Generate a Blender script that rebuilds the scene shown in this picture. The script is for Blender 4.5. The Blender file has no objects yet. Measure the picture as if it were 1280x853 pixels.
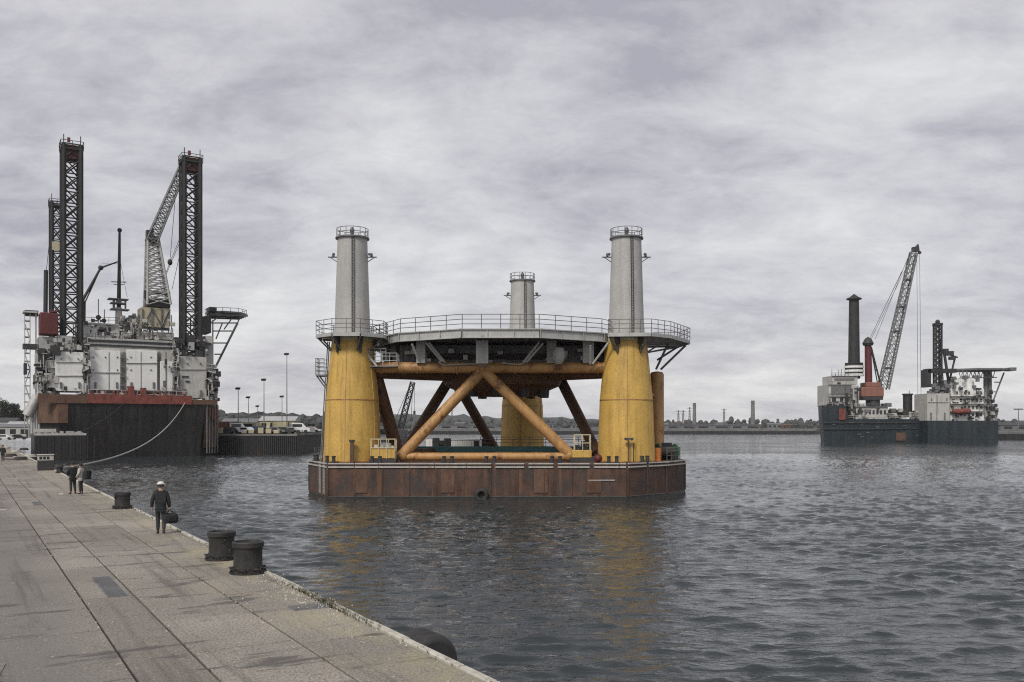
import bpy, bmesh, math, random
import numpy as np
from mathutils import Vector, Matrix, Quaternion

R = math.radians
random.seed(7)
scene = bpy.context.scene
COL = scene.collection

# ------------------------------------------------------------------ camera, sky, sun, exposure
F = 1108.0                    # focal length in photo pixels (photo 1280 x 853)
CAMZ = 5.8                    # eye height above the water
HORIZON = 533.0               # photo row of the horizon
cam_data = bpy.data.cameras.new('camera')
cam_data.sensor_width = 36.0
cam_data.lens = F / 1280.0 * 36.0
cam_data.shift_y = (HORIZON - 426.5) / 1280.0
cam_data.clip_start = 0.1
cam_data.clip_end = 30000
cam = bpy.data.objects.new('camera', cam_data)
cam.location = (0, 0, CAMZ)
cam.rotation_euler = (R(90), 0, 0)
COL.objects.link(cam)
scene.camera = cam

SUN_DIR = Vector((-0.30, -0.62, 0.72)).normalized()     # towards the sun
sun_data = bpy.data.lights.new('sun', 'SUN')
sun_data.energy = 1.5
sun_data.angle = R(14)
sun_data.color = (1.0, 0.96, 0.9)
sun = bpy.data.objects.new('sun', sun_data)
sun.rotation_euler = (-SUN_DIR).to_track_quat('-Z', 'Y').to_euler()
sun.location = (0, -50, 120)
COL.objects.link(sun)

world = bpy.data.worlds.new('World')
scene.world = world
world.use_nodes = True
wn, wl = world.node_tree.nodes, world.node_tree.links
wn.clear()
w_out = wn.new('ShaderNodeOutputWorld')
w_bg = wn.new('ShaderNodeBackground')
w_bg.inputs['Strength'].default_value = 0.1
w_sky = wn.new('ShaderNodeTexSky')
w_sky.sky_type = 'NISHITA'
w_sky.sun_disc = False
w_sky.sun_elevation = math.asin(SUN_DIR.z)
w_sky.sun_rotation = math.atan2(SUN_DIR.x, SUN_DIR.y)
w_sky.dust_density = 3.0
w_tc = wn.new('ShaderNodeTexCoord')
w_sep = wn.new('ShaderNodeSeparateXYZ')
wl.new(w_tc.outputs['Generated'], w_sep.inputs[0])


def wmath(op, a, b=None, clamp=False):
    n = wn.new('ShaderNodeMath')
    n.operation = op
    n.use_clamp = clamp
    for i, v in enumerate((a, b)):
        if v is None:
            continue
        if isinstance(v, (int, float)):
            n.inputs[i].default_value = v
        else:
            wl.new(v, n.inputs[i])
    return n.outputs[0]


w_z = wmath('MAXIMUM', w_sep.outputs[2], 0.0)
w_den = wmath('ADD', w_z, 0.28)
w_cx = wmath('DIVIDE', w_sep.outputs[0], w_den)
w_cy = wmath('DIVIDE', w_sep.outputs[1], w_den)
w_comb = wn.new('ShaderNodeCombineXYZ')
wl.new(w_cx, w_comb.inputs[0])
wl.new(w_cy, w_comb.inputs[1])


def wnoise(scale, detail, rough, offs):
    mp = wn.new('ShaderNodeMapping')
    mp.inputs['Location'].default_value = offs
    mp.inputs['Scale'].default_value = (1.0, 1.35, 1)
    wl.new(w_comb.outputs[0], mp.inputs[0])
    n = wn.new('ShaderNodeTexNoise')
    n.inputs['Scale'].default_value = scale
    n.inputs['Detail'].default_value = detail
    n.inputs['Roughness'].default_value = rough
    n.inputs['Distortion'].default_value = 0.3
    wl.new(mp.outputs[0], n.inputs['Vector'])
    return n.outputs['Fac']


w_big = wnoise(1.25, 8, 0.58, (3.1, 0.4, 0))
w_small = wnoise(5.0, 9, 0.66, (1.7, 5.2, 3))
w_mix = wmath('ADD', wmath('MULTIPLY', w_big, 0.62), wmath('MULTIPLY', w_small, 0.38))
# denser, darker cloud base overhead, thinner and paler towards the horizon
w_mix2 = wmath('SUBTRACT', w_mix, wmath('MULTIPLY', wmath('POWER', w_z, 0.8), 0.20))
w_ramp = wn.new('ShaderNodeValToRGB')
cr = w_ramp.color_ramp
cr.elements[0].position = 0.315
cr.elements[0].color = (0.245, 0.242, 0.275, 1)
cr.elements[1].position = 0.605
cr.elements[1].color = (0.485, 0.485, 0.482, 1)
e = cr.elements.new(0.44)
e.color = (0.36, 0.358, 0.375, 1)
wl.new(w_mix2, w_ramp.inputs[0])
w_scale = wn.new('ShaderNodeVectorMath')
w_scale.operation = 'SCALE'
w_scale.inputs['Scale'].default_value = 9.9
wl.new(w_ramp.outputs[0], w_scale.inputs[0])
w_blend = wn.new('ShaderNodeMix')
w_blend.data_type = 'RGBA'
w_blend.inputs[0].default_value = 0.95
wl.new(w_sky.outputs[0], w_blend.inputs[6])
wl.new(w_scale.outputs[0], w_blend.inputs[7])
wl.new(w_blend.outputs[2], w_bg.inputs['Color'])
wl.new(w_bg.outputs[0], w_out.inputs[0])

scene.view_settings.view_transform = 'Standard'
scene.view_settings.look = 'None'
scene.view_settings.exposure = 0.80
scene.view_settings.gamma = 1.0
scene.view_settings.use_curve_mapping = False
scene.render.engine = 'CYCLES'
scene.cycles.max_bounces = 6
scene.cycles.volume_bounces = 3
scene.cycles.sample_clamp_indirect = 2.5
scene.cycles.use_denoising = False
scene.cycles.filter_width = 1.15


def at(px, py, Y):
    """World point on the sight line of photo pixel (px, py) at depth Y."""
    return Vector(((px - 640.0) / F * Y, Y, CAMZ + (HORIZON - py) / F * Y))


# ------------------------------------------------------------------ materials
def new_mat(name):
    m = bpy.data.materials.new(name)
    m.use_nodes = True
    nt = m.node_tree
    nt.nodes.clear()
    out = nt.nodes.new('ShaderNodeOutputMaterial')
    p = nt.nodes.new('ShaderNodeBsdfPrincipled')
    nt.links.new(p.outputs[0], out.inputs[0])
    return m, nt, p


def n_coord(nt):
    return nt.nodes.new('ShaderNodeTexCoord').outputs['Object']


def n_noise(nt, vec, scale, detail=5, rough=0.6, mscale=None, loc=(0, 0, 0)):
    if mscale:
        mp = nt.nodes.new('ShaderNodeMapping')
        mp.inputs['Scale'].default_value = mscale
        mp.inputs['Location'].default_value = loc
        nt.links.new(vec, mp.inputs[0])
        vec = mp.outputs[0]
    n = nt.nodes.new('ShaderNodeTexNoise')
    n.inputs['Scale'].default_value = scale
    n.inputs['Detail'].default_value = detail
    n.inputs['Roughness'].default_value = rough
    nt.links.new(vec, n.inputs['Vector'])
    return n.outputs['Fac']


def n_ramp(nt, fac, p0, p1, c0=0.0, c1=1.0):
    r = nt.nodes.new('ShaderNodeMapRange')
    r.inputs[1].default_value = p0
    r.inputs[2].default_value = p1
    r.inputs[3].default_value = c0
    r.inputs[4].default_value = c1
    nt.links.new(fac, r.inputs[0])
    return r.outputs[0]


def n_mix(nt, fac, a, b, mode='MIX'):
    m = nt.nodes.new('ShaderNodeMix')
    m.data_type = 'RGBA'
    m.blend_type = mode
    if isinstance(fac, (int, float)):
        m.inputs[0].default_value = fac
    else:
        nt.links.new(fac, m.inputs[0])
    for s, v in ((6, a), (7, b)):
        if isinstance(v, tuple):
            m.inputs[s].default_value = (*v[:3], 1)
        else:
            nt.links.new(v, m.inputs[s])
    return m.outputs[2]


def n_math(nt, op, a, b=None):
    n = nt.nodes.new('ShaderNodeMath')
    n.operation = op
    for i, v in enumerate((a, b)):
        if v is None:
            continue
        if isinstance(v, (int, float)):
            n.inputs[i].default_value = v
        else:
            nt.links.new(v, n.inputs[i])
    return n.outputs[0]


def n_bump(nt, p, height, strength, dist):
    b = nt.nodes.new('ShaderNodeBump')
    b.inputs['Strength'].default_value = strength
    b.inputs['Distance'].default_value = dist
    nt.links.new(height, b.inputs['Height'])
    nt.links.new(b.outputs[0], p.inputs['Normal'])


def paint(name, col, rough=0.55, metal=0.0, scale=0.8, var=0.25, rust=0.0, rustcol=(0.10, 0.035, 0.015),
          streak=0.3, streakcol=None, bump=0.15, grain=0.2):
    """Weathered paint: blotches, fine grain, vertical run-off streaks and rust patches."""
    m, nt, p = new_mat(name)
    v = n_coord(nt)
    dark = tuple(c * (1 - var) for c in col)
    lite = tuple(min(1, c * (1 + var * 0.6)) for c in col)
    c = n_mix(nt, n_ramp(nt, n_noise(nt, v, scale, 6, 0.65), 0.3, 0.7), dark, lite)
    g = n_noise(nt, v, scale * 14, 3, 0.7)
    c = n_mix(nt, n_ramp(nt, g, 0.35, 0.75, 0.0, grain), c, tuple(x * 0.35 for x in col))
    if streak:
        s = n_noise(nt, v, 1.0, 4, 0.6, (scale * 4.5, scale * 4.5, scale * 0.22))
        sc = streakcol or tuple(x * 0.4 for x in col)
        c = n_mix(nt, n_ramp(nt, s, 0.5, 0.72, 0.0, streak), c, sc)
    rv = rough
    if rust:
        rn = n_noise(nt, v, scale * 1.7, 8, 0.7, (1, 1, 0.6), (5, 3, 1))
        rm = n_ramp(nt, rn, 0.66 - rust * 0.4, 0.76 - rust * 0.3)
        rc = n_mix(nt, n_ramp(nt, g, 0.3, 0.7), tuple(x * 0.55 for x in rustcol), rustcol)
        c = n_mix(nt, rm, c, rc)
    nt.links.new(c, p.inputs['Base Color'])
    nt.links.new(n_ramp(nt, g, 0.2, 0.8, rough - 0.1, min(1, rough + 0.15)), p.inputs['Roughness'])
    p.inputs['Metallic'].default_value = metal
    if bump:
        n_bump(nt, p, g, bump, 0.03)
    return m


M = {}
M['yellow'] = paint('column_yellow', (0.64, 0.405, 0.095), 0.55, scale=0.45, var=0.18, rust=0.08, rustcol=(0.24, 0.12, 0.025), streak=0.6, streakcol=(0.25, 0.13, 0.025), grain=0.5)
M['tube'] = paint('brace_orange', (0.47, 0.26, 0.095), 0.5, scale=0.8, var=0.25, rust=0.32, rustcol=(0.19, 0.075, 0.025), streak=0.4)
M['tube_shade_hub_brown'] = paint('brace_shade_hub_brown', (0.135, 0.068, 0.033), 0.6, scale=0.8, var=0.3, rust=0.35, rustcol=(0.08, 0.035, 0.02), streak=0.3)  # brace shade put into colour, darker copy of the orange; hub truly brown
M['shaft'] = paint('shaft_grey', (0.44, 0.43, 0.41), 0.6, scale=0.5, var=0.16, rust=0.0, streak=0.45, streakcol=(0.26, 0.25, 0.22), grain=0.4)
M['collar'] = paint('collar_cream', (0.62, 0.56, 0.38), 0.55, scale=1.0, var=0.2, streak=0.3)
M['galv'] = paint('galvanised_steel', (0.46, 0.46, 0.44), 0.5, 0.2, scale=1.2, var=0.2, rust=0.05, streak=0.3)
M['rail'] = paint('rail_steel', (0.16, 0.16, 0.155), 0.5, 0.3, scale=1.5, var=0.2, streak=0)
M['deck_grey'] = paint('deck_grey', (0.30, 0.30, 0.29), 0.7, scale=0.7, var=0.25, streak=0)
M['dark'] = paint('dark_steel', (0.045, 0.043, 0.045), 0.55, 0.1, scale=1.0, var=0.35, rust=0.12, streak=0.2)
M['mid'] = paint('mid_grey_steel', (0.17, 0.17, 0.17), 0.55, 0.1, scale=1.0, var=0.3, rust=0.1, streak=0.2)
M['rust_hull'] = paint('rusty_hull', (0.10, 0.052, 0.036), 0.75, scale=0.55, var=0.75, rust=0.46, rustcol=(0.062, 0.050, 0.045), streak=0.7, streakcol=(0.19, 0.095, 0.05), grain=0.5, bump=0.4)
M['boot'] = paint('hull_waterline', (0.035, 0.032, 0.028), 0.45, scale=0.8, var=0.4, streak=0.3)
M['white'] = paint('white_paint', (0.80, 0.80, 0.77), 0.5, scale=0.35, var=0.1, rust=0.04, rustcol=(0.35, 0.2, 0.1), streak=0.35, streakcol=(0.42, 0.37, 0.30), grain=0.25)
M['white_old'] = paint('old_white_paint', (0.50, 0.49, 0.46), 0.6, scale=0.5, var=0.2, rust=0.1, rustcol=(0.25, 0.14, 0.08), streak=0.5, streakcol=(0.27, 0.22, 0.17), grain=0.35)
M['grey_pale'] = paint('pale_grey_paint', (0.42, 0.42, 0.415), 0.55, scale=0.4, var=0.15, rust=0.03, streak=0.4, streakcol=(0.24, 0.22, 0.19), grain=0.3)
M['black_hull'] = paint('black_hull_paint', (0.018, 0.019, 0.020), 0.5, scale=0.22, var=0.45, rust=0.26, rustcol=(0.050, 0.030, 0.022), streak=0.55, streakcol=(0.06, 0.055, 0.05), grain=0.1)
M['navy_hull'] = paint('navy_hull_paint', (0.014, 0.024, 0.029), 0.5, scale=0.15, var=0.4, rust=0.16, rustcol=(0.05, 0.04, 0.035), streak=0.3, streakcol=(0.075, 0.08, 0.085), grain=0.1)
M['red'] = paint('red_oxide_paint', (0.21, 0.050, 0.036), 0.6, scale=0.7, var=0.45, rust=0.34, streak=0.6, streakcol=(0.2, 0.09, 0.06))
M['dark_red'] = paint('dark_red_paint', (0.12, 0.022, 0.022), 0.6, scale=0.5, var=0.3, rust=0.15, streak=0.3)
M['brown'] = paint('brown_rust_plate', (0.13, 0.072, 0.045), 0.7, scale=0.6, var=0.4, rust=0.3, streak=0.4)
M['orange'] = paint('orange_paint', (0.62, 0.20, 0.04), 0.5, scale=0.8, var=0.2, rust=0.05, streak=0.3)
M['teal'] = paint('teal_paint', (0.045, 0.16, 0.16), 0.5, scale=0.8, var=0.25, rust=0.1, streak=0.2)
M['casing'] = paint('casing_grey', (0.17, 0.165, 0.175), 0.6, scale=0.8, var=0.4, rust=0.1, streak=0.4)
M['lattice'] = paint('leg_lattice_steel', (0.030, 0.029, 0.028), 0.6, 0.1, scale=0.6, var=0.4, rust=0.12, rustcol=(0.07, 0.035, 0.02), streak=0)
M['rubber'] = paint('black_rubber', (0.034, 0.033, 0.032), 0.7, scale=2, var=0.4, streak=0.1, streakcol=(0.06, 0.06, 0.06))
M['iron'] = paint('cast_iron', (0.042, 0.041, 0.040), 0.6, 0.2, scale=3, var=0.6, rust=0.30, rustcol=(0.07, 0.045, 0.03), streak=0.2, bump=0.3)
M['rope'] = paint('pale_rope', (0.46, 0.44, 0.38), 0.85, scale=3, var=0.3, streak=0)
M['rope_dark'] = paint('dark_rope', (0.06, 0.055, 0.05), 0.85, scale=3, var=0.3, streak=0)
M['green_box'] = paint('green_paint', (0.05, 0.14, 0.07), 0.55, scale=1, var=0.25)
M['blue_box'] = paint('blue_paint', (0.05, 0.10, 0.20), 0.55, scale=1, var=0.25)
M['brick_box'] = paint('brick_red_paint', (0.27, 0.12, 0.085), 0.6, scale=1, var=0.25)
M['sand_box'] = paint('sand_paint', (0.48, 0.43, 0.28), 0.6, scale=1, var=0.2)
M['lamp_head'] = paint('lamp_housing', (0.10, 0.10, 0.10), 0.4, 0.3, scale=2, var=0.2, streak=0)

m, nt, p = new_mat('window_glass')
p.inputs['Base Color'].default_value = (0.015, 0.018, 0.02, 1)
p.inputs['Roughness'].default_value = 0.08
M['glass'] = m


def weed_band(m, z0, z1, col):
    """Ragged band of weed and slime on a hull up to about z1 (object space)."""
    nt = m.node_tree
    p = next(n for n in nt.nodes if n.type == 'BSDF_PRINCIPLED')
    src = p.inputs['Base Color'].links[0].from_socket
    v = n_coord(nt)
    s = nt.nodes.new('ShaderNodeSeparateXYZ')
    nt.links.new(v, s.inputs[0])
    nz = n_noise(nt, v, 1.0, 6, 0.7, (1.3, 1.3, 0.5))
    h = n_math(nt, 'SUBTRACT', s.outputs[2], n_math(nt, 'MULTIPLY', nz, 1.1))
    nt.links.new(n_mix(nt, n_ramp(nt, h, z0, z1, 0.9, 0.0), src, col), p.inputs['Base Color'])


weed_band(M['rust_hull'], -3.05, -2.75, (0.020, 0.022, 0.017))


def cloth(name, col, var=0.3):
    m, nt, p = new_mat(name)
    v = n_coord(nt)
    c = n_mix(nt, n_noise(nt, v, 9, 4, 0.6), tuple(x * (1 - var) for x in col), tuple(x * (1 + var) for x in col))
    nt.links.new(c, p.inputs['Base Color'])
    p.inputs['Roughness'].default_value = 0.9
    n_bump(nt, p, n_noise(nt, v, 14, 3, 0.6), 0.4, 0.02)
    return m


M['cloth_dark'] = cloth('dark_cloth', (0.022, 0.022, 0.024))
M['cloth_trouser'] = cloth('charcoal_trousers', (0.035, 0.035, 0.038))
M['cloth_pale'] = cloth('pale_patterned_cloth', (0.42, 0.41, 0.38), 0.55)
M['cap_white'] = cloth('pale_cap', (0.66, 0.65, 0.62), 0.1)
M['bag'] = cloth('bag_canvas', (0.018, 0.018, 0.02))
M['skin'] = cloth('skin', (0.42, 0.25, 0.18), 0.08)
M['hair'] = cloth('dark_hair', (0.03, 0.022, 0.017), 0.3)
M['shoe'] = cloth('shoe_leather', (0.02, 0.018, 0.016), 0.2)
M['feather'] = cloth('white_feathers', (0.78, 0.78, 0.77), 0.05)


def concrete(name):
    m, nt, p = new_mat(name)
    v = n_coord(nt)
    geo = nt.nodes.new('ShaderNodeNewGeometry')
    rnd = geo.outputs['Random Per Island']
    base = n_mix(nt, rnd, (0.24, 0.216, 0.182), (0.42, 0.38, 0.325))
    blot = n_noise(nt, v, 0.35, 7, 0.65)
    c = n_mix(nt, n_ramp(nt, blot, 0.35, 0.7, 0, 0.75), base, (0.20, 0.178, 0.15))
    fine = n_noise(nt, v, 22, 5, 0.75)
    c = n_mix(nt, n_ramp(nt, fine, 0.42, 0.60, 0, 0.85), c, (0.095, 0.083, 0.07))
    agg = n_noise(nt, v, 60, 2, 0.6)
    c = n_mix(nt, n_ramp(nt, agg, 0.55, 0.72, 0, 0.5), c, (0.50, 0.46, 0.40))
    # ochre lichen near the water edge
    sx = nt.nodes.new('ShaderNodeSeparateXYZ')
    nt.links.new(v, sx.inputs[0])
    edge = n_ramp(nt, sx.outputs[0], -2.4, -0.2, 0.0, 1.0)
    lic = n_noise(nt, v, 0.8, 6, 0.7, (1, 0.7, 1), (4, 1, 0))
    lm = n_math(nt, 'MULTIPLY', n_ramp(nt, lic, 0.42, 0.66), n_math(nt, 'MULTIPLY', edge, 0.55))
    c = n_mix(nt, lm, c, (0.40, 0.35, 0.19))
    # dark worn traffic lane and stretched damp stains across the slabs
    lane = n_ramp(nt, sx.outputs[0], -5.6, -4.2, 1.0, 0.0)
    c = n_mix(nt, n_math(nt, 'MULTIPLY', lane, 0.6), c, (0.135, 0.132, 0.118))
    st = n_noise(nt, v, 1.0, 6, 0.6, (0.40, 1.5, 1), (0.3, 0.8, 0))
    sm = n_ramp(nt, st, 0.575, 0.64)
    c = n_mix(nt, n_math(nt, 'MULTIPLY', sm, 0.78), c, (0.052, 0.045, 0.038))
    ty = n_noise(nt, v, 1.0, 5, 0.65, (2.6, 0.09, 1), (7, 2, 0))
    c = n_mix(nt, n_ramp(nt, ty, 0.54, 0.68, 0, 0.6), c, (0.085, 0.076, 0.066))
    spk = n_noise(nt, v, 5.5, 4, 0.7, None)
    c = n_mix(nt, n_ramp(nt, spk, 0.60, 0.70, 0, 0.65), c, (0.09, 0.08, 0.07))
    c = n_mix(nt, n_ramp(nt, spk, 0.30, 0.38, 0.5, 0.0), c, (0.50, 0.47, 0.42))
    crack = nt.nodes.new('ShaderNodeTexVoronoi')
    crack.feature = 'DISTANCE_TO_EDGE'
    crack.inputs['Scale'].default_value = 0.55
    wv = nt.nodes.new('ShaderNodeVectorMath')
    wv.operation = 'ADD'
    nz = nt.nodes.new('ShaderNodeTexNoise')
    nz.inputs['Scale'].default_value = 1.6
    nt.links.new(v, nz.inputs['Vector'])
    nt.links.new(v, wv.inputs[0])
    nt.links.new(nz.outputs['Color'], wv.inputs[1])
    nt.links.new(wv.outputs[0], crack.inputs['Vector'])
    cm = n_math(nt, 'MULTIPLY', n_ramp(nt, crack.outputs['Distance'], 0.0, 0.012, 0.7, 0.0), n_ramp(nt, blot, 0.55, 0.62))
    c = n_mix(nt, cm, c, (0.05, 0.045, 0.04))
    nt.links.new(c, p.inputs['Base Color'])
    rr = n_ramp(nt, sm, 0, 1, 0.9, 0.55)
    nt.links.new(rr, p.inputs['Roughness'])
    n_bump(nt, p, n_math(nt, 'ADD', fine, n_math(nt, 'MULTIPLY', blot, 2.0)), 0.35, 0.02)
    return m


M['concrete'] = concrete('quay_concrete')


def simple_noise(name, c0, c1, scale, rough=0.9, bump=0.3, bdist=0.1, detail=6):
    m, nt, p = new_mat(name)
    v = n_coord(nt)
    n = n_noise(nt, v, scale, detail, 0.65)
    nt.links.new(n_mix(nt, n_ramp(nt, n, 0.3, 0.7), c0, c1), p.inputs['Base Color'])
    p.inputs['Roughness'].default_value = rough
    if bump:
        n_bump(nt, p, n, bump, bdist)
    return m


M['joint'] = simple_noise('joint_dirt', (0.02, 0.018, 0.015), (0.05, 0.045, 0.04), 5)
M['coping'] = simple_noise('coping_stone', (0.30, 0.28, 0.23), (0.55, 0.52, 0.45), 3.0, bump=0.4, bdist=0.02)
M['patch_dark'] = simple_noise('bitumen_patch', (0.12, 0.108, 0.092), (0.24, 0.215, 0.185), 6.0, bump=0.4, bdist=0.01)
M['weed'] = simple_noise('weed_leaves', (0.05, 0.06, 0.02), (0.12, 0.11, 0.04), 3.0, bump=0)
M['pile'] = simple_noise('sheet_piling', (0.02, 0.02, 0.019), (0.06, 0.052, 0.045), 1.0)
M['land'] = simple_noise('yard_ground', (0.13, 0.125, 0.115), (0.24, 0.23, 0.21), 0.05)
M['hill'] = simple_noise('wooded_hill', (0.030, 0.034, 0.032), (0.085, 0.09, 0.084), 0.09, bump=0.6, bdist=2.0)
M['leaf'] = simple_noise('leaves', (0.022, 0.03, 0.018), (0.06, 0.075, 0.04), 0.5, bump=0)
M['bark'] = simple_noise('bark', (0.03, 0.025, 0.02), (0.08, 0.065, 0.05), 3)
M['far_stone'] = simple_noise('far_stonework', (0.10, 0.10, 0.095), (0.2, 0.195, 0.185), 0.3)

m, nt, p = new_mat('harbour_water')
v = n_coord(nt)
p.inputs['Base Color'].default_value = (0.030, 0.036, 0.037, 1)
p.inputs['Roughness'].default_value = 0.04
p.inputs['IOR'].default_value = 1.42
r1 = n_noise(nt, v, 1.0, 3, 0.55, (0.9, 2.3, 1))
r2 = n_noise(nt, v, 1.0, 3, 0.55, (5.0, 8.0, 1), (3, 1, 0))
hh = n_math(nt, 'ADD', n_math(nt, 'MULTIPLY', r1, 0.14), n_math(nt, 'MULTIPLY', r2, 0.035))
gust = n_ramp(nt, n_noise(nt, v, 0.045, 4, 0.6, (1, 0.55, 1)), 0.38, 0.62, 0.25, 1.15)
n_bump(nt, p, n_math(nt, 'MULTIPLY', hh, gust), 1.0, 1.0)
M['water'] = m


# ------------------------------------------------------------------ mesh builder
class MB:
    """Collects simple solids; build() links them as ONE mesh object."""

    def __init__(self):
        self.v, self.f, self.sm = [], [], []

    def _add(self, vs, fs, smooth=False):
        o = len(self.v)
        self.v.extend(tuple(x) for x in vs)
        for f in fs:
            self.f.append([i + o for i in f])
            self.sm.append(smooth)
        return self

    def box(self, c, s, rz=0.0):
        hx, hy, hz = s[0] / 2, s[1] / 2, s[2] / 2
        ca, sa = math.cos(rz), math.sin(rz)
        vs = []
        for z in (-hz, hz):
            for x, y in ((-hx, -hy), (hx, -hy), (hx, hy), (-hx, hy)):
                vs.append((c[0] + x * ca - y * sa, c[1] + x * sa + y * ca, c[2] + z))
        return self._add(vs, [(3, 2, 1, 0), (4, 5, 6, 7), (0, 1, 5, 4), (1, 2, 6, 5), (2, 3, 7, 6), (3, 0, 4, 7)])

    def span(self, x0, x1, y0, y1, z0, z1):
        return self.box(((x0 + x1) / 2, (y0 + y1) / 2, (z0 + z1) / 2), (abs(x1 - x0), abs(y1 - y0), abs(z1 - z0)))

    def _frame(self, p0, p1):
        d = (Vector(p1) - Vector(p0))
        L = d.length
        d = d / L if L > 1e-9 else Vector((0, 0, 1))
        up = Vector((0, 0, 1)) if abs(d.z) < 0.95 else Vector((0, 1, 0))
        a = d.cross(up).normalized()
        b = a.cross(d).normalized()
        return d, a, b

    def beam(self, p0, p1, w, h):
        d, a, b = self._frame(p0, p1)
        p0, p1 = Vector(p0), Vector(p1)
        vs = []
        for q in (p0, p1):
            for x, y in ((-1, -1), (1, -1), (1, 1), (-1, 1)):
                vs.append(q + a * (x * w / 2) + b * (y * h / 2))
        return self._add(vs, [(3, 2, 1, 0), (4, 5, 6, 7), (0, 1, 5, 4), (1, 2, 6, 5), (2, 3, 7, 6), (3, 0, 4, 7)])

    def cyl(self, p0, p1, r0, r1=None, n=10):
        r1 = r0 if r1 is None else r1
        d, a, b = self._frame(p0, p1)
        p0, p1 = Vector(p0), Vector(p1)
        vs = []
        for q, r in ((p0, r0), (p1, r1)):
            for i in range(n):
                t = 2 * math.pi * i / n
                vs.append(q + a * (r * math.cos(t)) + b * (r * math.sin(t)))
        self._add(vs, [(i, (i + 1) % n, n + (i + 1) % n, n + i) for i in range(n)], True)
        o = len(self.v) - 2 * n
        self.f.append([o + i for i in reversed(range(n))]); self.sm.append(False)
        self.f.append([o + n + i for i in range(n)]); self.sm.append(False)
        return self

    def path(self, pts, r, n=6, closed=False):
        k = len(pts)
        for i in range(k if closed else k - 1):
            self.cyl(pts[i], pts[(i + 1) % k], r, r, n)
        return self

    def lathe(self, c, prof, n=32, rfun=None):
        vs, fs = [], []
        for (r, z) in prof:
            for i in range(n):
                t = 2 * math.pi * i / n
                vs.append((c[0] + r * math.cos(t), c[1] + r * math.sin(t), z))
        for j in range(len(prof) - 1):
            for i in range(n):
                fs.append((j * n + i, j * n + (i + 1) % n, (j + 1) * n + (i + 1) % n, (j + 1) * n + i))
        self._add(vs, fs, True)
        o = len(self.v) - len(vs)
        if prof[0][0] > 0.01:
            self.f.append([o + i for i in reversed(range(n))]); self.sm.append(False)
        if prof[-1][0] > 0.01:
            self.f.append([o + (len(prof) - 1) * n + i for i in range(n)]); self.sm.append(False)
        return self

    def prism(self, poly, z0, z1, top=None):
        n = len(poly)
        top = top or poly
        vs = [(x, y, z0) for x, y in poly] + [(x, y, z1) for x, y in top]
        fs = [tuple(reversed(range(n))), tuple(range(n, 2 * n))]
        fs += [(i, (i + 1) % n, n + (i + 1) % n, n + i) for i in range(n)]
        return self._add(vs, fs)

    def ball(self, c, r, n=10, sz=1.0):
        prof = []
        for j in range(n + 1):
            t = -math.pi / 2 + math.pi * j / n
            prof.append((max(0.001, r * math.cos(t)), c[2] + r * sz * math.sin(t)))
        return self.lathe(c, prof, n * 2)

    def torus(self, c, axis, R0, r, n=28, k=10):
        d = Vector(axis).normalized()
        up = Vector((0, 0, 1)) if abs(d.z) < 0.9 else Vector((1, 0, 0))
        a = d.cross(up).normalized()
        b = a.cross(d)
        c = Vector(c)
        vs, fs = [], []
        for i in range(n):
            t = 2 * math.pi * i / n
            e = a * math.cos(t) + b * math.sin(t)
            for j in range(k):
                s = 2 * math.pi * j / k
                vs.append(c + e * (R0 + r * math.cos(s)) + d * (r * math.sin(s)))
        for i in range(n):
            for j in range(k):
                fs.append((i * k + j, ((i + 1) % n) * k + j, ((i + 1) % n) * k + (j + 1) % k, i * k + (j + 1) % k))
        return self._add(vs, fs, True)

    def rail(self, pts, h=1.1, closed=False, step=1.5, bars=(0.4, 0.75, 1.0), r=0.025, pr=None):
        pr = pr or r
        pts = [Vector(q) for q in pts]
        k = len(pts)
        for i in range(k if closed else k - 1):
            a, b = pts[i], pts[(i + 1) % k]
            L = (b - a).length
            m_ = max(1, round(L / step))
            for j in range(m_ + (0 if closed or i < k - 2 else 1)):
                q = a.lerp(b, j / m_)
                self.cyl(q, q + Vector((0, 0, h)), pr, pr, 5)
            for t in bars:
                up = Vector((0, 0, h * t))
                self.cyl(a + up, b + up, r, r, 5)
        return self

    def lattice(self, p0, p1, w0, w1, bays, rc, rb, d0=None, d1=None, side=None, xbrace=True, chords=4, horiz=True):
        """Lattice mast or boom of 3 or 4 chords from p0 to p1."""
        p0, p1 = Vector(p0), Vector(p1)
        d = (p1 - p0).normalized()
        if side is None:
            side = Vector((1, 0, 0)) if abs(d.x) < 0.9 else Vector((0, 1, 0))
        a = (Vector(side) - d * d.dot(Vector(side))).normalized()
        b = d.cross(a).normalized()
        d0 = w0 if d0 is None else d0
        d1 = w1 if d1 is None else d1
        lay = ((-1, -1), (1, -1), (1, 1), (-1, 1)) if chords == 4 else ((-1, -0.58), (1, -0.58), (0, 1.15))
        lev = []
        for j in range(bays + 1):
            t = j / bays
            c = p0.lerp(p1, t)
            w = w0 + (w1 - w0) * t
            dd = d0 + (d1 - d0) * t
            lev.append([c + a * (x * w / 2) + b * (y * dd / 2) for x, y in lay])
        k = len(lay)
        for i in range(k):
            self.cyl(lev[0][i], lev[-1][i], rc, rc, 7)
        for j in range(bays):
            for i in range(k):
                i2 = (i + 1) % k
                if xbrace or j % 2 == 0:
                    self.cyl(lev[j][i], lev[j + 1][i2], rb, rb, 4)
                if xbrace or j % 2 == 1:
                    self.cyl(lev[j][i2], lev[j + 1][i], rb, rb, 4)
                if horiz:
                    self.cyl(lev[j + 1][i], lev[j + 1][i2], rb, rb, 4)
        return self

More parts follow.
